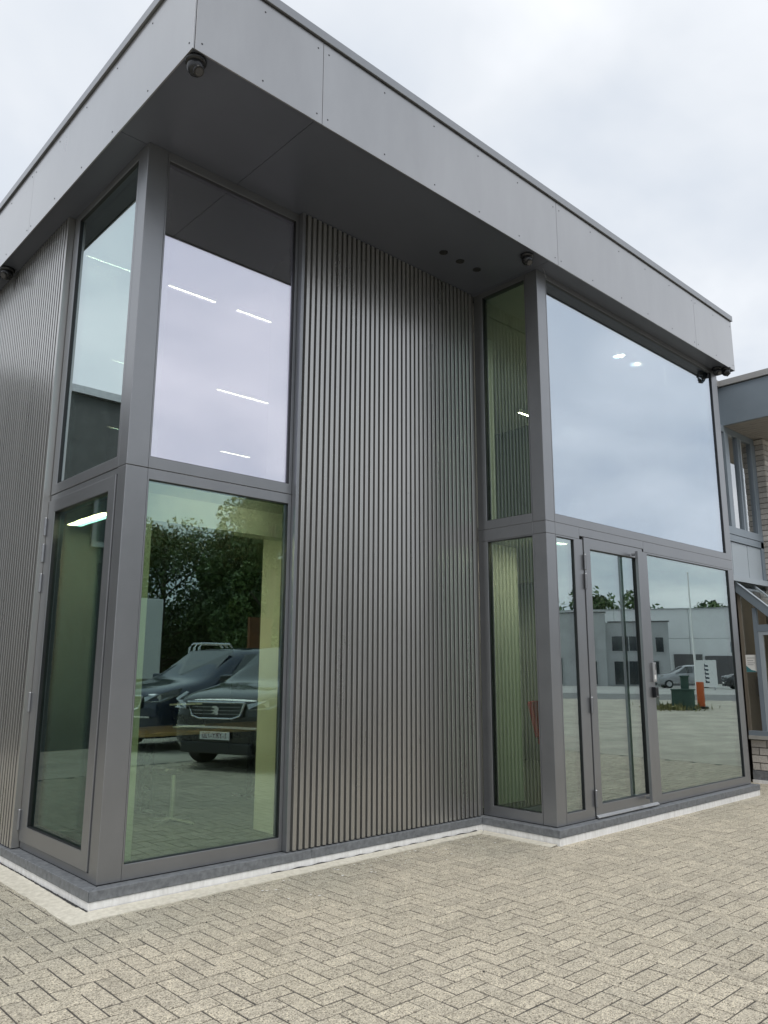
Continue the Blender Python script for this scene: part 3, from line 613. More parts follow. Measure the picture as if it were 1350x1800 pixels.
r = empty('intercom', (5.43, -D, 1.21), 'slim silver door intercom with call button on the entrance frame', 'intercom')
bx('housing', 'steel', 5.405, 5.470, -D-0.034, -D, 1.205, 1.400, r, bevel=0.003); bx('speaker_slot', 'dark', 5.452, 5.458, -D-0.0355, -D-0.033, 1.325, 1.385, r); bx('call_button', 'whitep', 5.422, 5.455, -D-0.037, -D-0.033, 1.228, 1.272, r, bevel=0.001); bx('name_slot', 'galv', 5.418, 5.458, -D-0.0352, -D-0.033, 1.283, 1.288, r)
r = empty('keypad', (5.44, -D, 1.05), 'small black access reader mounted below the intercom', 'keypad')
bx('housing', 'blackp', 5.412, 5.472, -D-0.045, -D, 1.045, 1.150, r, bevel=0.004)
for i in range(3):
    for j in range(3): bx('key', 'gasket', 5.422+i*.015, 5.433+i*.015, -D-0.0475, -D-0.044, 1.075+j*.02, 1.088+j*.02, r)
bx('status_strip', 'galv', 5.43, 5.455, -D-0.047, -D-0.044, 1.055, 1.060, r)

# ---- corner room furniture
r = empty('meeting_table', (2.0, 2.1, 0.004), 'oak topped table with dark steel pedestal legs in the corner room', 'table')
bx('tabletop', 'wood', 0.95, 3.0, 1.72, 2.55, 0.715, 0.745, r, bevel=0.003)
for x in (1.35, 2.55):
    bx('leg', 'blackp', x-.05, x+.05, 2.08, 2.18, 0.03, 0.714, r); bx('foot', 'blackp', x-.05, x+.05, 1.80, 2.46, 0.004, 0.03, r)
bx('cross_rail', 'blackp', 1.401, 2.499, 2.11, 2.15, 0.62, 0.68, r)
r = empty('round_stool', (1.35, 1.55, 0.004), 'black round stool standing at the oak table', 'stool')
build('seat', MB().lathe((1.30, 1.50, 0.42), [(0.15, 0), (0.185, .015), (0.19, .04), (0.17, .06)], 28), 'blackp', r, smooth=True); build('post', MB().lathe((1.30, 1.50, 0.03), [(0.022, 0), (0.022, .392)], 14), 'steel', r)
for k in range(4):
    a = k*math.pi/2+.4; build('foot', MB().tube([(1.30, 1.50, .04), (1.30+.24*math.cos(a), 1.50+.24*math.sin(a), .018)], .014, 8), 'steel', r)
r = empty('laptop', (1.75, 1.95, 0.746), 'open laptop with pale lid on the oak table', 'laptop')
bx('keyboard_base', 'steel', 1.58, 1.92, 1.85, 2.08, 0.7455, 0.76, r); build('screen', MB().prism([(1.58, 2.08, .7605), (1.58, 2.16, .975), (1.58, 2.168, .972), (1.58, 2.089, .7605)], (0.34, 0, 0)), 'blackp', r)
build('screen_frame', MB().prism([(1.575, 2.078, .761), (1.575, 2.082, .772), (1.575, 2.09, .772), (1.575, 2.09, .761)], (.35, 0, 0)).prism([(1.575, 2.154, .965), (1.575, 2.158, .98), (1.575, 2.172, .98), (1.575, 2.172, .965)], (.35, 0, 0)), 'whitep', r)
# ---- entrance bay furniture
r = empty('lounge_chair', (6.7, 1.1, 0.004), 'red upholstered chair on thin legs inside the entrance hall', 'chair')
build('seat', MB().box(6.40, 6.95, 0.80, 1.35, 0.36, 0.46), 'red', r, bevel=0.03); build('backrest', MB().prism([(6.40, 1.30, .46), (6.40, 1.42, .92), (6.40, 1.50, .90), (6.40, 1.38, .44)], (.55, 0, 0)), 'red', r, bevel=0.02)
for (x, y) in ((6.44, .84), (6.91, .84), (6.44, 1.31), (6.91, 1.31)): build('leg', MB().tube([(x, y, .37), (x+(x-6.675)*.15, y, .005)], [.014, .01], 8), 'steel', r)
r = empty('bar_stool', (6.3, 0.6, 0.004), 'dark high bar stool behind the glazed entrance door', 'stool')
bx('seat', 'blackp', 6.12, 6.48, 0.42, 0.78, 0.70, 0.735, r, bevel=0.01)
for (x, y) in ((6.15, .45), (6.45, .45), (6.15, .75), (6.45, .75)): build('leg', MB().tube([(x, y, .705), (x+(x-6.3)*.35, y+(y-.6)*.35, .005)], .011, 8), 'blackp', r)
build('foot_ring', MB().tube([(6.11, .41, .25), (6.49, .41, .25), (6.49, .79, .25), (6.11, .79, .25), (6.11, .41, .25)], .008, 8), 'steel', r)
for k, (x, y) in enumerate(((5.95, 0.72), (6.50, 0.70))):
    r = empty('shell_chair', (x, y, 2.74), 'white shell chair with rounded back standing at the wide upper window', 'chair', 'white shell chairs upstairs')
    mb = MB()
    prof = []
    for i in range(7):
        t = i/6; hw = 0.20*(1-0.25*(t**3)); z = 3.20+0.34*t
        for j in range(9):
            s_ = -1+j/4; prof.append((x+s_*hw, y-0.05-0.05*(1-s_*s_)-0.03*t, z-0.03*abs(s_)**3*t))
    n = len(mb.v); mb.v += prof
    for i in range(6):
        for j in range(8): a = n+i*9+j; mb.f.append((a, a+1, a+10, a+9))
    o = build('backrest', mb, 'whitep', r, smooth=True); md = o.modifiers.new('t', 'SOLIDIFY'); md.thickness = 0.012
    bx('seat', 'whitep', x-.21, x+.21, y-.06, y+.36, 3.17, 3.21, r, bevel=0.015)
    for (dx, dy) in ((-.18, -.02), (.18, -.02), (-.18, .32), (.18, .32)): build('leg', MB().tube([(x+dx, y+dy, 3.171), (x+dx*1.15, y+dy, 2.742)], .011, 8), 'steel', r)
r = empty('spiky_plant', (7.12, -0.3, 2.74), 'potted plant with long spiky leaves at the wide upper window', 'plant')
build('pot', MB().lathe((7.12, -0.3, 2.742), [(0.10, 0), (0.13, .2), (0.12, .205)], 20), 'whitep', r, smooth=False)
build('stem', MB().tube([(7.12, -.3, 2.93), (7.12, -.3, 3.24)], .015, 8), 'bark', r)
for k in range(34):
    a = random.random()*6.283; el = random.uniform(-0.1, 1.4); L = random.uniform(.22, .34); d = Vector((math.cos(a)*math.cos(el), math.sin(a)*math.cos(el), math.sin(el))); sd_ = Vector((-math.sin(a), math.cos(a), 0))*.010
    b = Vector((7.12, -.3, 3.22)); m_ = b+d*L*.6; t_ = b+d*L+Vector((0, 0, -.10*math.cos(el)))
    build('leaf', MB().poly([tuple(b-sd_*.6), tuple(m_-sd_), tuple(t_), tuple(m_+sd_), tuple(b+sd_*.6)]), 'plantleaf', r, fix=False)
def curtain(name, x0, x1, y, z0, z1, label):
    mb = MB(); n = int((x1-x0)/0.012)
    for i in range(n+1):
        x = x0+(x1-x0)*i/n; yy = y+0.028*math.sin(i*0.62+0.8*math.sin(i*0.11)); mb.v += [(x, yy, z0), (x, yy*1.0+0.006*math.sin(i*.3), z1)]
    for i in range(n): mb.f.append((2*i, 2*i+2, 2*i+3, 2*i+1))
    tag(build(name, mb, 'sheer', None, smooth=True, fix=False), label, 'curtain')
curtain('sheer_curtain', 6.50, 7.30, -0.71, 2.745, 5.12, 'sheer white curtain hanging at the end of the wide upper window')
curtain('sheer_curtain', 5.62, 5.86, -0.71, 2.745, 5.12, 'narrow bunch of sheer white curtain in the middle of the upper window')
curtain('sheer_curtain', 6.75, 7.32, -0.62, 0.01, 2.62, 'sheer white curtain behind the ground floor window beside the entrance door')

# ================================================================== NEIGHBOURING BUILDING (right)
NB = empty('neighbour_building', (10.5, 3.0, HG), 'older grey-beige brick building with blue-grey panels and wide roof overhang adjoining on the right', 'building')
NX, NY = 8.72, -0.40
bx('rear_block', 'mortar', 7.70, 14.5, NY+0.14, 8.0, HG-0.03, 4.9, NB)
# roof edge: panel, cap and slatted soffit
bx('fascia_panel', 'bluegrey', NX, NX+0.04, -1.25, NY+0.12, 4.80, 5.375, NB); bx('fascia_panel', 'bluegrey', 7.70, NX-0.001, NY+0.05, NY+0.12, 4.80, 5.375, NB)
bx('roof_cap', 'capalu', NX-0.03, 14.5, -1.28, 8.0, 5.385, 5.475, NB, bevel=0.004); bx('roof_cap', 'capalu', 7.70, NX-0.032, NY-0.02, 8.0, 5.385, 5.475, NB)
bx('shadow_line', 'dark', NX+0.01, NX+0.05, -1.24, NY+0.11, 5.376, 5.384, NB)
bx('roof_core', 'mortar', NX+0.042, 14.5, -1.22, NY+0.13, 4.86, 5.38, NB)
x = NX+0.05
while x < 11.5:
    bx('soffit_slat', 'slat', x, x+0.092, -1.21, NY+0.06, 4.800, 4.815, NB); x += 0.105
bx('soffit_backing', 'dark', NX+0.045, 14.4, -1.215, NY+0.12, 4.83, 4.85, NB)
# glazed strip facing the camera side
bx('head_rail', 'bluegrey', 7.75, 9.76, NY-0.02, NY+0.05, 4.70, 4.798, NB)
for (a, b) in ((8.70, 8.83), (9.13, 9.19), (9.61, 9.66)): bx('mullion', 'bluegrey', a, b, NY-0.03, NY+0.05, 3.31, 4.699, NB, bevel=0.002)
bx('mullion', 'bluepale', 9.192, 9.215, NY-0.045, NY+0.04, 3.31, 4.68, NB)
bx('sill_rail', 'bluegrey', 7.75, 9.76, NY-0.035, NY+0.05, 3.20, 3.309, NB, bevel=0.002); bx('sill_rail', 'bluegrey', 7.75, 9.76, NY-0.03, NY+0.05, 3.10, 3.194, NB, bevel=0.002)
for (a, b) in ((7.75, 8.70), (8.83, 9.13), (9.215, 9.61)): bx('glass_pane', 'glassNU', a, b, NY+0.005, NY+0.02, 3.31, 4.70, NB)
bx('room_behind', 'tan', 7.75, 9.76, NY+0.12, NY+0.138, 2.5, 4.79, NB)
for (a, b) in ((8.10, 8.665), (8.675, 9.185), (9.20, 9.66)): bx('spandrel_panel', 'bluepale', a, b, NY-0.012, NY+0.04, 2.62, 3.092, NB, bevel=0.003)
bx('flashing', 'bluepale', 8.10, 9.76, NY-0.06, NY+0.04, 2.535, 2.612, NB)
bx('edge_post', 'bluegrey', 9.662, 9.76, NY-0.03, NY+0.10, 2.54, 4.70, NB)
# brick pier, brick by brick
bx('brick_core', 'mortar', 9.772, 14.5, NY-0.143, NY+0.13, HG, 4.798, NB)
CH, BL_, JT = 0.083, 0.215, 0.011
bmf = MB().box(0, BL_-JT, 0, 0.02, 0, CH-JT).mesh('brick', M['brick']); recalc(bmf)
bmh = MB().box(0, BL_/2-JT, 0, 0.02, 0, CH-JT).mesh('brick_half', M['brick']); recalc(bmh)
bms = MB().box(0, 0.02, 0, 0.152, 0, CH-JT).mesh('brick_return', M['brick']); recalc(bms)
def put(me, x, y, z, rz=0.0):
    o = bpy.data.objects.new('brick', me); o.location = (x+random.gauss(0, .0008), y+random.gauss(0, .0012), z); o.rotation_euler = (0, 0, rz); link(o, NB); return o
nC = int((4.79-2.2)/CH)
for c in range(nC):
    z = 4.795-(c+1)*CH
    put(bms, 9.762, NY-0.150, z)
    x = 9.784
    if c % 2: put(bmh, x, NY-0.155, z); x += BL_/2
    while x < 10.75: put(bmf, x, NY-0.155, z); x += BL_
# lean-to porch against the wall
PO = empty('glazed_porch', (9.4, -0.9, HG), 'lean-to porch with sloping blue-grey glazed roof and low brick base', 'porch')
ya, za, yb, zb = NY-0.002, 2.53, -1.32, 1.70
def rake(name, m, x0, x1, off0, off1, par=PO):
    return build(name, MB().prism([(x0, ya, za+off0), (x0, yb, zb+off0), (x0, yb, zb+off1), (x0, ya, za+off1)], (x1-x0, 0, 0)), m, par, bevel=0.002)
rake('rake_beam', 'bluegrey', NX-0.03, NX+0.03, -0.14, 0.0); rake('edge_trim', 'bluepale', NX-0.036, NX+0.034, 0.001, 0.014)
for x in (9.30, 9.92, 10.54): rake('glazing_bar', 'bluepale', x, x+0.03, -0.05, 0.012)
for (a, b) in ((NX+0.035, 9.298), (9.332, 9.918), (9.952, 10.538)): rake('roof_pane', 'glassN', a, b, -0.012, -0.004)
bx('eaves_beam', 'bluegrey', NX-0.03, 10.6, yb-0.06, yb-0.002, 1.56, 1.71, PO, bevel=0.002)
bx('sill', 'bluegrey', NX-0.035, NX+0.05, yb+0.05, NY-0.02, 0.475, 0.535, PO, bevel=0.002); bx('stone_sill', 'concrete', NX-0.05, NX+0.06, yb+0.03, NY-0.02, 0.425, 0.473, PO, bevel=0.003)
bx('timber_post', 'tan', NX, NX+0.05, NY-0.045, NY-0.005, 0.536, 2.36, PO); bx('post', 'bluegrey', NX-0.005, NX+0.05, -0.645, -0.592, 0.536, 2.16, PO)
bx('lintel', 'bluegrey', NX-0.004, NX+0.05, yb+0.12, -0.646, 1.84, 1.93, PO); bx('inner_frame', 'bluepale', NX, NX+0.045, -0.70, -0.648, 0.536, 1.839, PO); bx('inner_frame', 'bluepale', NX, NX+0.045, yb+0.14, -0.702, 1.79, 1.838, PO)
bx('post', 'bluegrey', NX-0.005, NX+0.05, yb+0.0, yb+0.06, 0.536, 1.60, PO)
build('side_pane', MB().prism([(NX+.02, NY-.046, .54), (NX+.02, -.591, .54), (NX+.02, -.591, 2.20), (NX+.02, NY-.046, 2.36)], (.008, 0, 0)), 'glassN', PO)
bx('side_pane', 'glassN', NX+.02, NX+.028, yb+0.06, -0.703, 0.54, 1.79, PO)
bx('porch_back_wall', 'tan', 9.6, 9.65, -1.28, NY-0.16, HG, 2.2, PO); bx('porch_back_wall', 'tan', 8.80, 9.59, NY-0.03, NY-0.005, HG, 2.40, PO)
bx('cupboard', 'tan', 9.15, 9.5, -0.75, NY-0.16, 0.1, 1.0, PO); bx('letter_box', 'blackp', 9.0, 9.1, -0.60, -0.46, 0.98, 1.24, PO)
bx('base_core', 'mortar', NX+0.012, NX+0.10, yb+0.03, NY-0.02, 0.03, 0.424, PO)
cs = 0.0975; bl = 0.205
bpm = MB().box(0, 0.02, 0, bl-0.012, 0, cs-0.012).mesh('base_brick', M['brick']); recalc(bpm); bph = MB().box(0, 0.02, 0, bl/2-0.012, 0, cs-0.012).mesh('base_brick_half', M['brick']); recalc(bph)
for c in range(4):
    z = 0.418-(c+1)*cs+0.006; y = NY-0.02
    if c % 2:
        y -= bl/2; o = bpy.data.objects.new('brick', bph); o.location = (NX, y+.004, z); link(o, PO)
    while y > yb+0.24:
        y -= bl; o = bpy.data.objects.new('brick', bpm); o.location = (NX+random.gauss(0, .001), y+.004, z); link(o, PO)
bx('plinth_board', 'stone', NX-0.01, NX+0.09, yb+0.02, NY-0.02, -0.09, 0.024, PO, bevel=0.003); bx('base_strip', 'white_base', NX-0.03, NX+0.1, yb+0.02, NY-0.02, HG-0.02, -0.092, PO)
# printed notice taped inside the pane
r = empty('notice', (NX+0.018, -0.52, 1.30), 'white printed notice with teal corner behind the porch glass', 'notice')
bx('sheet', 'paper', NX+0.014, NX+0.0165, -0.585, -0.445, 1.30, 1.53, r)
for k, z in enumerate((1.485, 1.45, 1.42, 1.395)): bx('text_line', 'ink', NX+0.0125, NX+0.0138, -0.565+.02*(k % 2), -0.465, z, z+0.006, r)
build('swoosh', MB().prism([(NX+.0125, -.446, 1.302), (NX+.0125, -.584, 1.302), (NX+.0125, -.56, 1.318), (NX+.0125, -.51, 1.330), (NX+.0125, -.446, 1.385)], (.0013, 0, 0)), 'teal', r)

# ================================================================== WHAT THE GLASS REFLECTS (behind and beside the photographer)
def van(name, origin, heading, paint, label, plate=None):
    """MPV: local x forward, y left, z up; origin = centre of the front bumper on the ground"""
    r = empty(name, origin, label, 'car'); ch, sh = math.cos(heading), math.sin(heading)
    def T(p): return (origin[0]+p[0]*ch-p[1]*sh, origin[1]+p[0]*sh+p[1]*ch, origin[2]+p[2])
    def tb(nm, mb, m, par=r, smooth=False, bevel=0.0, fix=True, sub=0):
        mb.v = [T(p) for p in mb.v]; o = build(nm, mb, m, par, smooth, bevel, fix)
        if sub: md = o.modifiers.new('s', 'SUBSURF'); md.levels = sub; md.render_levels = sub
        return o
    # stations: x, z_bottom, z_belt, z_top, half width belt, half width top
    S = [(0.03, .34, .78, .97, .66, .56), (-.06, .22, .86, 1.05, .82, .72), (-.30, .20, .94, 1.12, .90, .76), (-.70, .20, 1.00, 1.19, .935, .78), (-1.10, .20, 1.08, 1.25, .95, .78), (-1.35, .20, 1.13, 1.36, .955, .76), (-1.75, .20, 1.15, 1.62, .96, .72), (-2.15, .20, 1.16, 1.82, .96, .70), (-2.6, .20, 1.17, 1.90, .96, .70), (-3.6, .20, 1.17, 1.92, .96, .70), (-4.4, .20, 1.16, 1.86, .95, .68), (-4.68, .24, 1.10, 1.55, .92, .68), (-4.75, .34, 1.03, 1.20, .86, .62)]
    mb = MB(); K = 15
    for (x, zb_, zl, zt, wb, wt) in S:
        half = [(0, zb_), (wb*.7, zb_), (wb*.96, zb_+.08), (wb, (zb_+zl)/2), (wb*.985, zl), (wt+(wb-wt)*.35, zl+(zt-zl)*.62), (wt*.92, zt-.03*(zt-zl+.3)), (0, zt)]
        sec = [(x, y, z) for (y, z) in half]+[(x, -y, z) for (y, z) in half[-2:0:-1]]
        mb.v += sec; K = len(sec)
    for i in range(len(S)-1):
        for k in range(K): a = i*K+k; b = i*K+(k+1) % K; mb.f.append((a, b, b+K, a+K))
    mb.f.append(tuple(range(K))[::-1]); mb.f.append(tuple((len(S)-1)*K+k for k in range(K)))
    body = tb('body', mb, paint, smooth=True, sub=2)
    # glass: windscreen and side windows just proud of the body
    tb('windscreen', MB().poly([(-1.34, .70, 1.30), (-1.28, 0, 1.335), (-1.34, -.70, 1.30), (-2.10, -.60, 1.80), (-2.12, 0, 1.835), (-2.10, .60, 1.80)]), 'carglass', body, fix=False)
    for s in (1, -1):
        tb('side_window', MB().prism([(-1.62, s*.915, 1.21), (-2.25, s*.80, 1.72), (-2.85, s*.79, 1.76), (-2.85, s*.935, 1.21)], (0, s*.012, 0.0)), 'carglass', body)
        tb('side_window', MB().prism([(-2.93, s*.935, 1.21), (-2.93, s*.79, 1.76), (-4.1, s*.79, 1.75), (-4.3, s*.925, 1.21)], (0, s*.012, 0.0)), 'carglass', body)
        tb('headlight', MB().prism([(-.0, s*.52, .93), (-.10, s*.80, .99), (-.50, s*.925, 1.09), (-.42, s*.90, .97), (-.10, s*.82, .86), (-.0, s*.54, .85)], (.05, s*.015, .02)), 'headlamp', body, bevel=0.006)
        tb('wing_mirror', MB().box(-1.62, -1.50, s*1.0-.09, s*1.0+.09, 1.16, 1.34), paint, body, bevel=0.02)
        tb('side_trim', MB().box(-4.0, -1.2, s*.955-.012, s*.955+.012, .46, .50), 'chrome', body)
        for xw in (-.88, -3.85):
            wh = MB().lathe((0, 0, 0), [(.20, -.10), (.33, -.10), (.345, -.06), (.345, .06), (.33, .10), (.20, .10)], 28, 'y'); wh.v = [(x+xw, y+s*.86, z+.335) for x, y, z in wh.v]; wo = tb('wheel', wh, 'tyre', r)
            rm = MB().lathe((0, 0, 0), [(.205, -.105), (.18, -.11), (.05, -.09)], 20, 'y', -s)
            rm.v = [(x+xw, y+s*.86, z+.335) for x, y, z in rm.v]; tb('rim', rm, 'galv', wo)
    tb('grille', MB().box(.0, .05, -.47, .47, .76, .95), 'grille', body, bevel=0.01)
    fr_ = MB().tube([(.055, -.50, .97), (.06, .50, .97), (.055, .42, .78), (.055, .30, .74), (.055, -.30, .74), (.055, -.42, .78), (.055, -.50, .97)], .016, 8); tb('grille_surround', fr_, 'chrome', body)
    for z in (.80, .85, .90): tb('grille_bar', MB().box(.045, .056, -.42, .42, z, z+.008), 'galv', body)
    # upright beast emblem in chrome
    em = [(-.03, .60), (.005, .60), (.0, .63), (.035, .61), (.045, .625), (.01, .65), (.045, .66), (.05, .675), (.01, .68), (.02, .70), (.05, .70), (.045, .72), (.01, .735), (-.03, .72), (-.045, .68), (-.03, .65), (-.04, .62)]
    tb('emblem', MB().prism([(.062, y*1.4, z+.19) for y, z in em], (.006, 0, 0)), 'chrome', body)
    tb('lower_intake', MB().box(-.02, .045, -.62, .62, .24, .40), 'grille', body, bevel=0.02); tb('bumper_strip', MB().box(-.02, .055, -.70, .70, .60, .63), 'chrome', body)
    tb('number_plate', MB().box(.046, .062, -.26, .26, .44, .55), 'paper', body)
    if plate:
        cu = bpy.data.curves.new('plate_text', 'FONT'); cu.body = plate; cu.size = .115; cu.align_x = 'CENTER'; cu.extrude = .001
        to = bpy.data.objects.new('tmp', cu); COL.objects.link(to); dg = bpy.context.evaluated_depsgraph_get(); me = bpy.data.meshes.new_from_object(to.evaluated_get(dg)); bpy.data.objects.remove(to)
        me.materials.clear(); me.materials.append(M['plate_ink'])
        for vt in me.vertices: x_, y_, z_ = vt.co; vt.co = T((.064+z_, x_*0.86, .458+y_))
        link(bpy.data.objects.new('plate_lettering', me), body)
    return r
van('parked_car', (3.98, -5.2, HG), RAD(157), 'carblack', 'black people carrier with chrome-edged grille parked across from the ribbed wall', '1-YRY-720')
van('parked_car', (4.2, -8.75, HG), RAD(166), 'carnavy', 'navy blue people carrier parked beyond the black one')
r = empty('box_truck', (11.0, -20.5, HG), 'white box truck parked in front of the trees', 'truck')
bx('cargo_box', 'truckwhite', 4.9, 10.35, -22.0, -19.6, 0.95, 3.62, r, bevel=0.03); bx('chassis', 'grille', 2.9, 10.2, -21.6, -20.0, 0.45, 0.94, r); build('cab', MB().prism([(4.85, -21.9, .5), (3.0, -21.9, .5), (3.0, -21.9, 1.4), (3.5, -21.9, 2.4), (4.85, -21.9, 2.5)], (0, 2.2, 0)), 'truckwhite', r, bevel=0.06)
for x in (3.8, 9.2):
    for y in (-21.8, -19.9): build('wheel', MB().lathe((x, y, .32), [(.2, -.12), (.45, -.12), (.45, .12), (.2, .12)], 24, 'y'), 'tyre', r)
build('windscreen', MB().poly([(2.98, -21.8, 1.45), (2.98, -19.8, 1.45), (3.45, -19.8, 2.35), (3.45, -21.8, 2.35)]), 'carglass', r, fix=False)
for k in range(3):
    y = -13.5-.25*k
    tag(build('steel_hoop', MB().tube([(8.35, y, HG), (8.35, y, 1.86), (8.45, y, 1.96), (9.25, y, 1.96), (9.35, y, 1.86), (9.35, y, HG)], .03, 10), 'chrome'), 'tall shiny steel hoop standing behind the navy car', 'hoop', 'steel hoops behind the cars')
bx('rust_panel', 'rust', 8.85, 9.5, -12.0, -11.9, HG, 2.6); tag(bpy.data.objects['rust_panel'], 'tall rust-brown panel standing behind the parked cars', 'panel')

def tree(name, x, y, h, rx, m, label, n=5200, base=1.2, leaf=0.115, cone=False, group='trees behind the parked cars'):
    r = empty(name, (x, y, HG), label, 'tree', group)
    mb = MB(); lean = random.uniform(-.3, .3)
    mb.tube([(x, y, HG-.05), (x+lean*.2, y, h*.3), (x+lean*.6, y+.1, h*.6), (x+lean, y, h*.88)], [.22, .17, .11, .03], 10)
    cl_ = []
    for k in range(34):
        t = random.random(); z = base+(h-base)*(0.08+0.88*t); env = (1-t)**0.7 if cone else math.sqrt(max(.02, 1-((t-.42)/.62)**2))
        a = random.random()*6.283; rr = rx*env*math.sqrt(random.random()); c = Vector((x+rr*math.cos(a), y+rr*math.sin(a), z)); cl_.append((c, rx*random.uniform(.22, .42)*(0.6 if cone else 1)))
        if k < 14: mb.tube([(x+lean*t*.8, y, z*.72), tuple(c)], [.05, .012], 6)
    build('trunk', mb, 'bark', r, smooth=True)
    per = (n if leaf > .3 else int(n*2.0))//len(cl_); C = np.repeat(np.array([tuple(c) for c, _ in cl_]), per, 0); R_ = np.repeat(np.array([q for _, q in cl_]), per)
    d = rng.normal(size=(len(C), 3)); d /= np.linalg.norm(d, axis=1)[:, None]; p = C+d*(R_*rng.random(len(C))**0.45)[:, None]
    a = rng.normal(size=(len(C), 3)); a /= np.linalg.norm(a, axis=1)[:, None]; b = np.cross(a, rng.normal(size=(len(C), 3))); b /= np.linalg.norm(b, axis=1)[:, None]
    s = (leaf*rng.uniform(.6, 1.2, len(C)))[:, None]
    vv = np.stack([p-a*s, p+b*s*.5, p+a*s, p-b*s*.5], 1).reshape(-1, 3); ff = np.arange(len(vv)).reshape(-1, 4)
    me = bpy.data.meshes.new('crown'); me.from_pydata(vv.tolist(), [], ff.tolist()); me.materials.append(M[m]); me.update(); link(bpy.data.objects.new('crown', me), r)
tree('broadleaf_tree', 9.3, -27.8, 9.4, 3.5, 'leafA', 'dark broadleaf tree rising behind the white box truck', 11900)
tree('broadleaf_tree', 15.3, -29.5, 8.2, 4.0, 'leafA', 'dark spreading broadleaf tree beyond the parked cars', 12750, base=.6)
tree('broadleaf_tree', 20.2, -31.5, 6.4, 4.0, 'leafA', 'low dark broadleaf tree filling the gap in the tree row', 11900, base=.4)
tree('broadleaf_tree', 16.3, -22.5, 8.6, 2.5, 'leafA', 'tall dark broadleaf tree behind the navy car', 12750, base=.6)
tree('broadleaf_tree', 22.0, -26.0, 8.8, 3.6, 'leafA', 'tall broadleaf tree at the end of the tree row', 11900, base=.6)
tree('hornbeam_tree', 12.7, -16.8, 7.5, 1.6, 'leafB', 'brighter green upright tree close behind the cars', 12750, base=.8, leaf=.13, cone=True)
tree('broadleaf_tree', 5.5, -31, 9.0, 4.0, 'leafA', 'broad dark tree at the near end of the tree row', 11050)
for k, (x, y, hh, fl) in enumerate(((104, -64, 13, 'distant rounded tree over the middle of the grey block roof'), (110, -60, 12.5, 'distant tree rising between the grey block and the warehouse roof'), (98, -70, 13.5, 'tallest distant tree beyond the far end of the grey block'), (118, -52, 11, 'distant tree top peeping over the white warehouse'), (116, -46, 9.5, 'low distant tree behind the white warehouse next to the dark hall'))):
    tree('far_tree', x, y, hh, 5.0, 'leafA', fl, 3000, leaf=.45, group='distant trees across the road')
mb = MB()
C = np.stack([rng.uniform(4, 30, 9000), rng.uniform(-34, -30, 9000), HG+2.6*rng.random(9000)**.8], 1); C[:, 1] -= (C[:, 0]-4)*0.05
a = rng.normal(size=C.shape)*.13; b = np.cross(a, rng.normal(size=C.shape)); b = b/np.linalg.norm(b, axis=1)[:, None]*.08
vv = np.stack([C-a, C+b, C+a, C-b], 1).reshape(-1, 3); me = bpy.data.meshes.new('undergrowth'); me.from_pydata(vv.tolist(), [], np.arange(len(vv)).reshape(-1, 4).tolist()); me.materials.append(M['leafA']); me.update()
tag(link(bpy.data.objects.new('undergrowth', me)), 'dense dark undergrowth below the row of trees', 'undergrowth', kind='stuff')

# ---- across the road: local frame seen mirrored in the entrance glazing (u to the right, f towards the facade)
UU = Vector((0.5, 0.866, 0)); FF = Vector((-0.866, 0.5, 0))
def far_frame(origin):
    O = Vector(origin)
    def T(u, f, z): return tuple(O+UU*u+FF*f+Vector((0, 0, z)))
    return T
def fbox(name, m, T, u0, u1, f0, f1, z0, z1, par):
    mb = MB(); mb.v = [T(u, f, z) for z in (z0, z1) for (u, f) in ((u0, f0), (u1, f0), (u1, f1), (u0, f1))]
    mb.f = [(0, 3, 2, 1), (4, 5, 6, 7), (0, 1, 5, 4), (1, 2, 6, 5), (2, 3, 7, 6), (3, 0, 4, 7)]
    return build(name, mb, m, par)
rd = MB(); T = far_frame((40, -20, HG)); 
rd.quad(T(-80, 6, -0.002), T(80, 6, -0.002), T(80, -4, -0.002), T(-80, -4, -0.002)); tag(build('road', rd, 'road', fix=False), kind='structure')
rd = MB().quad(T(-80, -4.2, -0.001), T(80, -4.2, -0.001), T(80, -45, -0.001), T(-80, -45, -0.001)); tag(build('yard', rd, 'slab', fix=False), kind='structure')
gb = empty('grey_block', (66, -32, HG), 'grey two-storey office block with a window band across the road', 'building'); T = far_frame((66.3, -32.0, HG))
fbox('wall', 'greyblock', T, -30, 0, -14, 0, 0, 5.85, gb); fbox('parapet', 'greyblock', T, -30, -5.6, -0.6, 0.5, 0, 6.75, gb)
fbox('coping', 'darkwall', T, -30.1, -5.5, -.7, .6, 6.76, 6.85, gb); fbox('coping', 'darkwall', T, -5.4, .1, -.7, .1, 5.86, 5.95, gb)
for (a, b, z0, z1, f) in ((-5.1, -2.0, 3.1, 4.6, 0), (-1.2, -.4, 3.0, 4.5, 0), (-5.0, -.9, .05, 2.3, 0), (-8.0, -6.6, 3.1, 4.6, .5), (-8, -6.4, .05, 2.3, .5), (-14, -10.5, 3.2, 4.5, .5), (-15, -9.5, .05, 2.6, .5), (-21, -17, 3.2, 4.5, .5)):
    wf = fbox('window', 'galv', T, a, b, f+.01, f+.06, z0, z1, gb); n = max(1, int((b-a)/1.3))
    for i in range(n): c0 = a+.08+(b-a-.08)*i/n; fbox('pane', 'winfar', T, c0, c0+(b-a-.08)/n-.08, f+.061, f+.08, z0+.08, z1-.08, wf)
wb_ = empty('white_warehouse', (82, -36, HG), 'long white rendered warehouse with dark loading doors across the road', 'building'); T = far_frame((81.3, -39.5, HG))
for k in range(8): fbox('wall_panel', 'whitewall', T, -30+k*8+.02, -22+k*8-.02, -20, 0, 0, 4.9, wb_); fbox('wall_panel', 'whitewall', T, -30+k*8+.02, -22+k*8-.02, -20, 0, 4.93, 8.2, wb_)
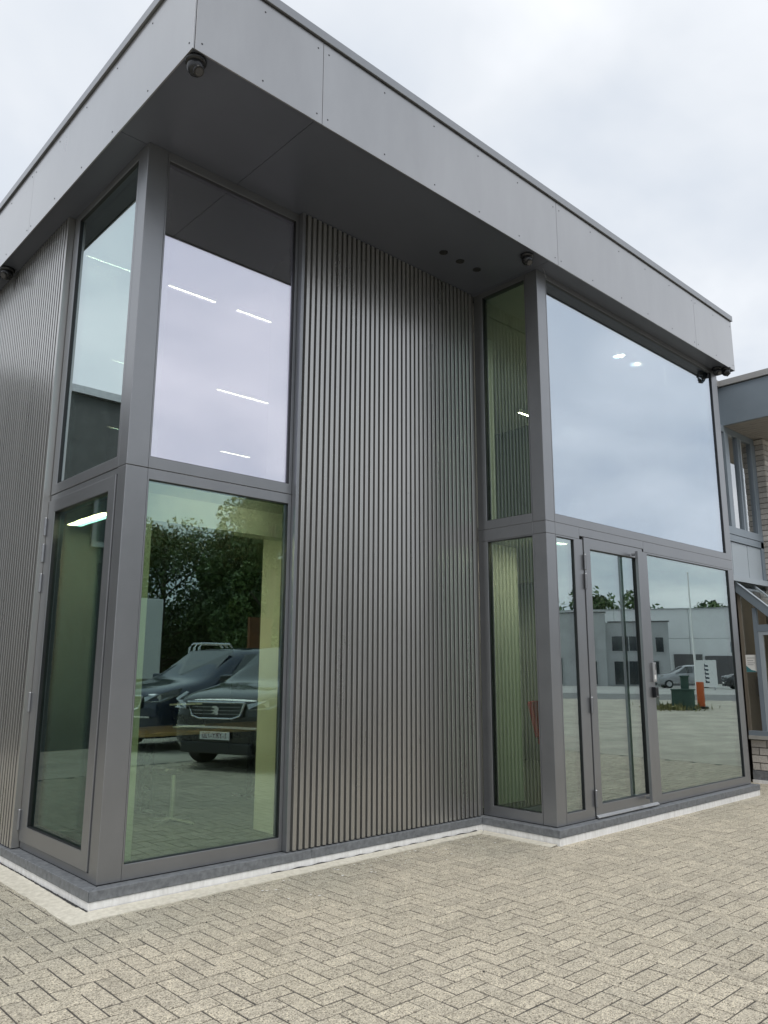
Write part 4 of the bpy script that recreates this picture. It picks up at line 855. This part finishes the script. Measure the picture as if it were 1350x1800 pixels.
for (a, b, z1) in ((0.2, 3.2, 3.2), (3.5, 6.2, 3.0), (8.0, 10.6, 4.6), (14, 17, 4.6)): d_ = fbox('loading_door', 'darkwall', T, a, b, .02, .12, .02, z1, wb_)
fbox('coping', 'galv', T, -30, 34, -.4, .1, 8.21, 8.3, wb_)
db = empty('dark_hall', (93, -40, HG), 'taller dark clad hall behind the white warehouse', 'building'); T = far_frame((100, -37, HG)); fbox('wall', 'darkwall', T, 0, 40, -20, 0, 0, 11.3, db); fbox('coping', 'galv', T, 0, 40, -20, .1, 11.31, 11.5, db)
tag(build('flagpole', MB().tube([(60.3, -26.8, HG), (60.3, -26.8, 9.2)], [.10, .06], 10).lathe((60.3, -26.8, 9.2), [(.08, 0), (.1, .08), (.03, .16)], 10), 'whitep'), 'tall white flagpole in the yard across the road', 'flagpole')
T = far_frame((56.5, -24.1, HG)); r = empty('sign_board', (56.5, -24.1, HG), 'tall white sign board with dark upright lettering across the road', 'sign'); fbox('panel', 'whitep', T, -.75, .75, -.06, .06, .2, 2.2, r); fbox('post', 'galv', T, -.6, -.5, -.05, .05, 0, .2, r); fbox('post', 'galv', T, .5, .6, -.05, .05, 0, .2, r)
for k in range(5): fbox('glyph', 'carnavy', T, -.1, .18, .061, .065, .5+k*.3, .62+k*.3, r); fbox('glyph', 'carnavy', T, -.1, -.04, .061, .065, .5+k*.3, .74+k*.3, r)
van('far_car', (60.2, -30.3, HG), RAD(230), 'carsilver', 'silver grey car parked by the white warehouse'); van('far_car', (60.4, -24.6, HG), RAD(235), 'carblack', 'dark car parked beside the sign board across the road')
T = far_frame((26.3, -10.55, HG))
r = empty('utility_cabinet', (26.3, -10.55, HG), 'wide dark green utility cabinet at the roadside', 'cabinet'); fbox('body', 'greenbox', T, -.75, .05, -.5, 0, 0, .72, r); fbox('lid', 'greenbox', T, -.78, .08, -.53, .03, .721, .76, r); fbox('door', 'greenbox', T, -.70, -.36, .003, .02, .08, .68, r); fbox('door', 'greenbox', T, -.34, 0, .003, .02, .08, .68, r)
r = empty('utility_cabinet', (26.2, -10.4, HG), 'narrow tall dark green utility cabinet next to the wide one', 'cabinet'); fbox('body', 'greenbox', T, -.36, -.10, -.9, -.55, 0, 1.2, r); fbox('lid', 'greenbox', T, -.39, -.07, -.93, -.52, 1.201, 1.25, r)
r = empty('marker_barrier', (27, -10.3, HG), 'orange plastic barrier beside the green cabinets', 'barrier'); fbox('body', 'orange', T, .25, .52, -1.6, -1.4, 0, 1.0, r); fbox('foot', 'blackp', T, .15, .62, -1.75, -1.25, 0, .09, r)
r = empty('concrete_bollard', (26, -12, HG), 'short grey concrete block at the roadside', 'bollard'); fbox('body', 'concrete', T, -1.55, -1.2, -.4, -.1, 0, .42, r); fbox('cap', 'concrete', T, -1.58, -1.17, -.43, -.07, .421, .47, r)
C = np.stack([rng.normal(26.3, .5, 700), rng.normal(-11.3, .45, 700), HG+.16*rng.random(700)], 1); a = rng.normal(size=C.shape)*np.array((.03, .03, .09)); b = rng.normal(size=C.shape)*.02
vv = np.stack([C-a, C+b, C+a, C-b], 1).reshape(-1, 3); me = bpy.data.meshes.new('weeds'); me.from_pydata(vv.tolist(), [], np.arange(len(vv)).reshape(-1, 4).tolist()); me.materials.append(M['grass']); me.update()
tag(link(bpy.data.objects.new('weeds', me)), 'dry weeds growing round the roadside cabinets', 'weeds', kind='stuff')
# neighbour on the left, mirrored in the side glazing
lb = empty('brick_hall', (-9, 11, HG), 'dark grey brick hall with flat roof behind the left side of the forecourt', 'building')
bx('wall', 'brickdark', -24, -1.5, 9.6, 18, HG-.03, 6.55, lb); bx('coping', 'galv', -24.1, -1.4, 9.5, 18, 6.551, 6.70, lb)
for x in range(-22, -3, 4):
    wf = bx('window', 'galv', x, x+2.4, 9.54, 9.6, 3.6, 4.9, lb); bx('pane', 'winfar', x+.08, x+1.16, 9.52, 9.539, 3.7, 4.8, wf); bx('pane', 'winfar', x+1.24, x+2.32, 9.52, 9.539, 3.7, 4.8, wf)
bx('door', 'darkwall', -10, -6.5, 9.55, 9.6, HG, 3.0, lb)
